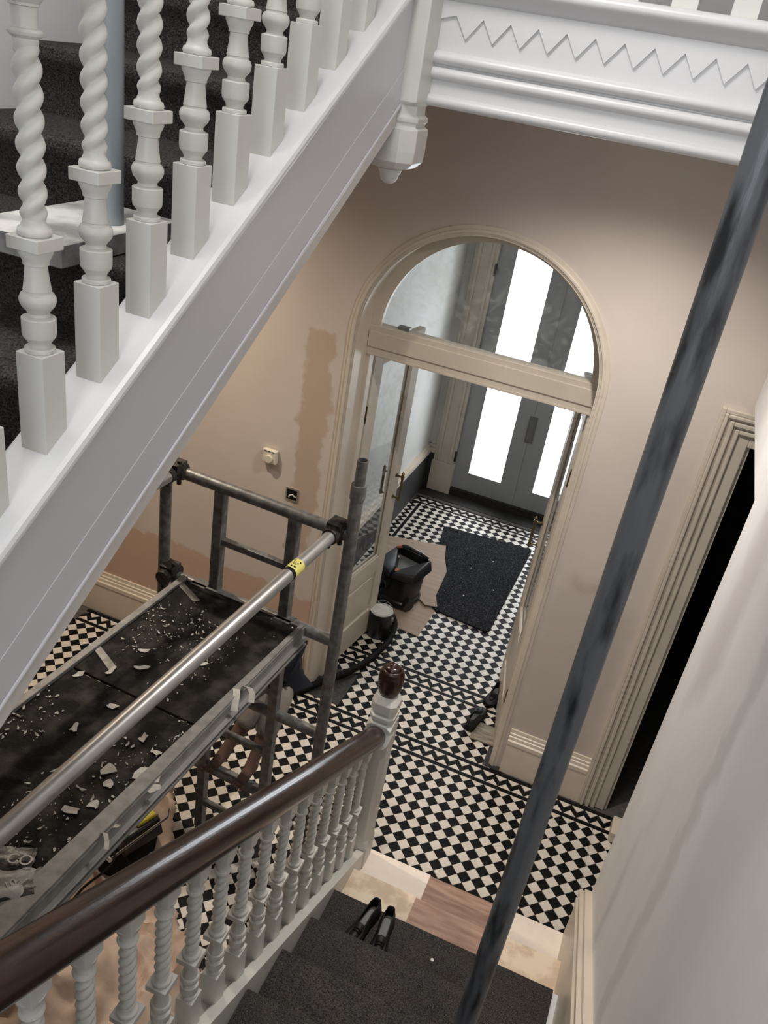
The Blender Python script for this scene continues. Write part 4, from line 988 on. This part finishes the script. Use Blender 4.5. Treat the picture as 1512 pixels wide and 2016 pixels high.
b = MB(); b.lathe([(.007, 0), (.0075, .002), (.006, .005), (0, .006)], .62, -1.43, zn(3)+.0115, 12); o = b.build('plaster_blob', 'gripwhite', smooth=True); tag(o, 'small round pale blob on the stair carpet right of the shoes', 'debris')

# dust sheets under the scaffold
def cloth(name, poly, z0, amp, label, seed, res=.019, m='sheet', hump=None):
    xs = [p[0] for p in poly]; ys = [p[1] for p in poly]; b = MB(); idx = {}; 
    def inside(x, y):
        c = False; j = len(poly)-1
        for i in range(len(poly)):
            if (poly[i][1] > y) != (poly[j][1] > y) and x < (poly[j][0]-poly[i][0])*(y-poly[i][1])/(poly[j][1]-poly[i][1])+poly[i][0]: c = not c
            j = i
        return c
    nx_ = int((max(xs)-min(xs))/res)+1; ny_ = int((max(ys)-min(ys))/res)+1; vs = []; fs = []
    def H_(x, y):
        w_ = noise.noise(Vector((x*2.2+seed, y*2.2, seed)))*1.6
        r1 = 1-abs(noise.noise(Vector((x*5.5+w_+seed, y*2.4+w_, seed))))*2.6; r2 = 1-abs(noise.noise(Vector((x*4+w_*2, y*11-w_+seed, seed+4))))*2.8
        h = z0+amp*(.55*max(r1, -.3)+.38*max(r2, -.3)+.25*w_)
        if hump: 
            for hx, hy, hr, hh in hump: h += hh*math.exp(-((x-hx)**2+(y-hy)**2)/(hr*hr))
        return max(.004, h)
    for i in range(nx_+1):
        for j in range(ny_+1):
            x = min(xs)+i*res; y = min(ys)+j*res
            if inside(x+.01*noise.noise(Vector((y*9, seed, 0))), y): idx[(i, j)] = len(vs); vs.append((x, y, H_(x, y)))
    nb = len(vs); vs += [(x, y, max(z-.004, .0005)) for x, y, z in vs]; ed = {}
    for (i, j) in idx:
        q = [(i, j), (i+1, j), (i+1, j+1), (i, j+1)]
        if all(k in idx for k in q):
            t = [idx[k] for k in q]; fs.append(tuple(t)); fs.append(tuple(nb+k for k in reversed(t)))
            for k in range(4): e = (t[k], t[(k+1) % 4]); ed[e] = 1
    for (a, c) in list(ed):
        if (c, a) not in ed: fs.append((a, nb+a, nb+c, c))
    used = sorted(set(i for f in fs for i in f)); rm = {o_: n_ for n_, o_ in enumerate(used)}
    b.add([vs[i] for i in used], [tuple(rm[i] for i in f) for f in fs])
    o = b.build(name, m, smooth=True, sharp=70); return tag(o, label, 'dust sheet')
cloth('dust_sheet', [(-1.0, -.80), (-.86, -.93), (-.72, -1.12), (-.62, -1.35), (-.30, -1.6), (-.02, -1.9), (.0, -3.2), (-.2, -3.4), (-1.2, -3.3), (-1.3, -1.4)], .03, .11, 'crumpled beige cotton dust sheet heaped on the floor below the scaffold', 4.0, hump=[(-.80, -1.05, .10, .16), (-.62, -2.0, .25, .25), (-.35, -2.5, .25, .16), (-.95, -2.2, .3, .15)])
cloth('dust_sheet', [(-.30, -2.3), (-.02, -2.2), (.0, -3.3), (-.35, -3.3)], .18, .11, 'second folded beige dust sheet beside the lower balustrade', 9.0, hump=[(-.1, -2.7, .2, .12)])
# work light
wl = thing('work_light', 'black and yellow portable work light in a wire frame lying under the scaffold platform', 'work light', (-.84, -1.34, .15))
def wv(x, y, z):
    a = -.35; return (-.845+x*cos(a)-y*sin(a), -1.30+x*sin(a)+y*cos(a), .24+z)
b = MB(); b.hexa([wv(-.075, -.09, -.05), wv(.075, -.09, -.05), wv(.075, .12, -.05), wv(-.075, .12, -.05)], [wv(-.06, -.08, .05), wv(.06, -.08, .05), wv(.06, .11, .05), wv(-.06, .11, .05)]); b.build('lamp_housing', 'blackp', wl, bevel=.01, smooth=True)
b = MB(); b.hexa([wv(-.045, .0, .05), wv(.045, .0, .05), wv(.045, .10, .05), wv(-.045, .10, .05)], [wv(-.042, .0, .07), wv(.042, .0, .07), wv(.042, .10, .07), wv(-.042, .10, .07)]); b.build('yellow_cover', 'yellow', wl, bevel=.006)
b = MB()
for x in (-.085, .085): b.tube([wv(x, -.17, .02), wv(x, .13, .06), wv(x*.6, .16, .06)], .006, 8)
b.build('wire_frame', 'chrome', wl, smooth=True)
b = MB(); b.tube([wv(-.09, -.17, .02), wv(.09, -.17, .02)], .011, 12); b.build('grip_bar', 'chrome', wl, smooth=True)
b = MB(); b.tube(smooth_path([wv(-.03, -.09, .0), (-.80, -1.50, .27), (-.84, -1.66, .25), (-.78, -1.85, .33), (-.70, -2.0, .36)]), .006, 8); b.tube(smooth_path([wv(.05, -.09, .0), (-.72, -1.45, .20), (-.70, -1.36, .17), (-.66, -1.30, .10), (-.62, -1.28, .05)]), .004, 8); b.build('cable', 'blackr', wl, smooth=True)
b = MB(); b.hexa([(-.98, -1.42, .012), (-.72, -1.42, .012), (-.76, -1.1, .012), (-.97, -1.1, .012)], [(-.95, -1.40, .19), (-.77, -1.40, .19), (-.79, -1.14, .19), (-.94, -1.14, .19)]); o = b.build('tool_bag', 'blackr', bevel=.02, smooth=True); tag(o, 'black tool bag on the floor beneath the work light', 'bag')

# ======================= CHILD ON THE LADDER RUNG =======================
ch = thing('person', 'barefoot child in navy top and rolled taupe trousers standing on the scaffold ladder rung', 'person', (-.52, -.98, .474))
def skinned(name, joints, edges, m, parent, sub=2, root=0):
    me = bpy.data.meshes.new(name); o3 = ORG[parent.name]
    me.from_pydata([tuple(Vector(p)-o3) for p, r in joints], edges, []); me.materials.append(M[m])
    o = bpy.data.objects.new(name, me); COL.objects.link(o); o.parent = parent; ORG[o.name] = o3
    sk = o.modifiers.new('skin', 'SKIN'); sk.use_smooth_shade = True
    for i, (p, r) in enumerate(joints):
        v = me.skin_vertices[0].data[i]; v.radius = (r, r) if not isinstance(r, tuple) else r; v.use_root = (i == root)
    sb = o.modifiers.new('sub', 'SUBSURF'); sb.levels = sub; sb.render_levels = sub
    return o
hip = Vector((-.505, -.66, .88))
J = [(hip, .085), (hip+Vector((-.02, -.06, .10)), .085), (Vector((-.52, -.84, 1.08)), .085), (Vector((-.53, -.99, 1.16)), .05), (Vector((-.53, -1.04, 1.18)), .042)]
E_ = [(0, 1), (1, 2), (2, 3), (3, 4)]
def leg(side, knee, ank, base):
    hx = hip+Vector((-.055 if side == 0 else .055, -.02, -.03)); k0 = len(J)
    J.extend([(hx, .068), (knee, .048), (knee.lerp(ank, .35), .044), (knee.lerp(ank, .75), .030), (ank, .027)])
    E_.extend([(0, k0), (k0, k0+1), (k0+1, k0+2), (k0+2, k0+3), (k0+3, k0+4)])
    return k0+4
AL, AR = Vector((-.603, -.945, .530)), Vector((-.452, -.955, .525))
KL, KR = Vector((-.505, -.800, .790)), Vector((-.425, -.800, .790))
ia = leg(0, KL, AL, 0); ib = leg(1, KR, AR, 0)
def foot(ia, A, out, fsize=1.0):
    d = out.normalized(); side = Vector((-d.y, d.x, 0)); k0 = len(J)
    J.extend([(A-d*.022+Vector((0, 0, -.022)), (.024, .022)), (A+d*.035+Vector((0, 0, -.026)), (.028, .020)), (A+d*.068+Vector((0, 0, -.036)), (.033, .013))])
    E_.extend([(ia, k0), (ia, k0+1), (k0+1, k0+2)])
    toes = []
    for q, (lat, ln, r) in enumerate(((.026, .030, .0105), (.010, .030, .0078), (-.003, .027, .0072), (-.015, .023, .0068), (-.026, .018, .0062))):
        lat *= fsize
        base = A+d*.072+side*lat+Vector((0, 0, -.037)); mid = A+d*(.072+ln*.6)+side*lat*1.08+Vector((0, 0, -.037)); tip = A+d*(.072+ln)+side*lat*1.1+Vector((0, 0, -.046))
        toes.append((base, mid, tip, r))
    return toes
dirL = Vector((-.25, -1, 0)); dirR = Vector((-.18, -1, 0))
tL = foot(ia, AL, dirL, -1); tR = foot(ib, AR, dirR, 1)
# arms reaching forward to the crossbar
for sx in (-1, 1):
    k0 = len(J); sh = Vector((-.525+sx*.085, -.88, 1.10))
    J.extend([(sh, .036), (sh+Vector((sx*.0, -.10, -.07)), .028), (sh+Vector((-sx*.03, -.13, .04)), .020)])
    E_.extend([(2, k0), (k0, k0+1), (k0+1, k0+2)])
body = skinned('body', J, E_, 'skin', ch)
for toes in (tL, tR):
    for (a, m_, t, r) in toes:
        skinned('toe', [(a, r), (m_, r), (t, r*.82)], [(0, 1), (1, 2)], 'skin', body, sub=2)
        b = MB(); b.lathe([(r*.62, 0), (r*.55, .0014), (0, .0018)], t.x, t.y+.002, t.z+r*.70, 8); b.build('toenail', 'nail', body)
hb = [(Vector((-0.530, -1.100, 1.225)), .062), (Vector((-0.533, -1.130, 1.215)), .066), (Vector((-0.535, -1.165, 1.190)), .052)]
head = skinned('head', hb, [(0, 1), (1, 2)], 'skin', ch)
skinned('hair', [(Vector((-0.530, -1.090, 1.252)), .060), (Vector((-0.532, -1.125, 1.258)), .062), (Vector((-0.533, -1.150, 1.245)), .050)], [(0, 1), (1, 2)], 'hair', ch)
for sx in (-1, 1):
    b = MB(); b.lathe([(0, -.008), (.006, -.005), (.008, 0), (.006, .005), (0, .008)], -.535+sx*.024, -1.222, 1.195, 10); b.build('eye', 'gripwhite', head)
    skinned('ear', [(Vector((-.533+sx*.066, -1.125, 1.205)), .010), (Vector((-.533+sx*.070, -1.12, 1.190)), .008)], [(0, 1)], 'skin', head, sub=1)
skinned('nose', [(Vector((-0.535, -1.215, 1.190)), .008), (Vector((-0.535, -1.232, 1.175)), .007)], [(0, 1)], 'skin', head, sub=1)
b = MB(); b.tube([(-.552, -1.214, 1.155), (-.535, -1.220, 1.153), (-.518, -1.214, 1.155)], .003, 8); b.build('mouth', 'nail', head)
# hoodie and trousers
skinned('navy_top', [(hip+Vector((0, .02, .02)), .112), (hip+Vector((0, -.01, .08)), .110), (Vector((-.52, -.84, 1.095)), .100), (Vector((-.53, -.95, 1.15)), .062),
        (Vector((-.61, -.88, 1.11)), .044), (Vector((-.61, -.96, 1.05)), .038), (Vector((-.44, -.88, 1.11)), .044), (Vector((-.44, -.96, 1.05)), .038), (hip+Vector((.03, .0, -.07)), .10)],
        [(0, 1), (1, 2), (2, 3), (2, 4), (4, 5), (2, 6), (6, 7), (0, 8)], 'navy', ch)
def trouser(kn, an, sx):
    h0 = hip+Vector((sx*.055, -.02, -.02)); e = kn.lerp(an, .50)
    j = [(h0, .082), (kn, .064), (kn.lerp(an, .28), .062), (e, .058)]
    return skinned('trouser_leg', j, [(0, 1), (1, 2), (2, 3)], 'trous', ch)
trouser(KL, AL, -1); trouser(KR, AR, 1)
skinned('trouser_seat', [(hip+Vector((0, .01, .0)), .100), (hip+Vector((0, -.02, -.04)), .092)], [(0, 1)], 'trous', ch)

# ======================= LAMPS (real fittings outside the frame) =======================
def bulb(name, loc, rad, strength, power, col, label):
    t = thing(name, label, 'lamp', loc)
    b = MB(); b.lathe([(rad*sin(pi*i/12), -rad*cos(pi*i/12)) for i in range(13)], loc[0], loc[1], loc[2], 20)
    m = bpy.data.materials.new(name+'_glow'); m.use_nodes = True; p = m.node_tree.nodes['Principled BSDF']
    p.inputs['Base Color'].default_value = (.9, .9, .9, 1); p.inputs['Emission Color'].default_value = (*col, 1); p.inputs['Emission Strength'].default_value = strength
    M[name+'_glow'] = m; b.build('globe', name+'_glow', t, smooth=True)
    return t
def plight(name, loc, power, col, rad):
    l = bpy.data.lights.new(name, 'POINT'); l.energy = power; l.color = col; l.shadow_soft_size = rad
    o = bpy.data.objects.new(name, l); COL.objects.link(o); o.location = loc; return o
# tall ceiling fitting above the stairwell
area('stairwell_ceiling_light', (-.1, -2.5, 5.22), (.3, -2.2, 0), 0.8, 45, (1.0, .95, .91))
# recessed downlights in the hall ceiling
def downlight(x, y, z, power, col, label, ang=140, blend=1.0):
    t = thing('downlight', label, 'lamp', (x, y, z))
    b = MB(); b.lathe([(.034, z), (.050, z), (.052, z-.004), (.048, z-.008), (.036, z-.009), (.034, z-.003)], x, y, 0, 28, cap=False); b.build('bezel', 'white', t, smooth=True)
    if 'lens' not in M:
        m = bpy.data.materials.new('downlight_lens'); m.use_nodes = True; p = m.node_tree.nodes['Principled BSDF']
        p.inputs['Emission Color'].default_value = (1, .9, .75, 1); p.inputs['Emission Strength'].default_value = 12; M['lens'] = m
    b = MB(); b.lathe([(.034, z-.0005), (.034, z-.003), (0, z-.003)], x, y, 0, 24); b.build('lens', 'lens', t)
    l = bpy.data.lights.new('downlight_beam', 'SPOT'); l.energy = power; l.color = col; l.spot_size = RAD(ang); l.spot_blend = blend; l.shadow_soft_size = .035
    o = bpy.data.objects.new('downlight_beam', l); COL.objects.link(o); o.location = (x, y, z-.012)
downlight(.52, -.60, 3.438, 145, (1.0, .94, .875), 'recessed round downlight in the hall ceiling before the arched doorway')
downlight(-1.72, -.62, 3.398, 185, (1.0, .85, .68), 'recessed round downlight in the hall ceiling at the left, beyond the upper stairs')
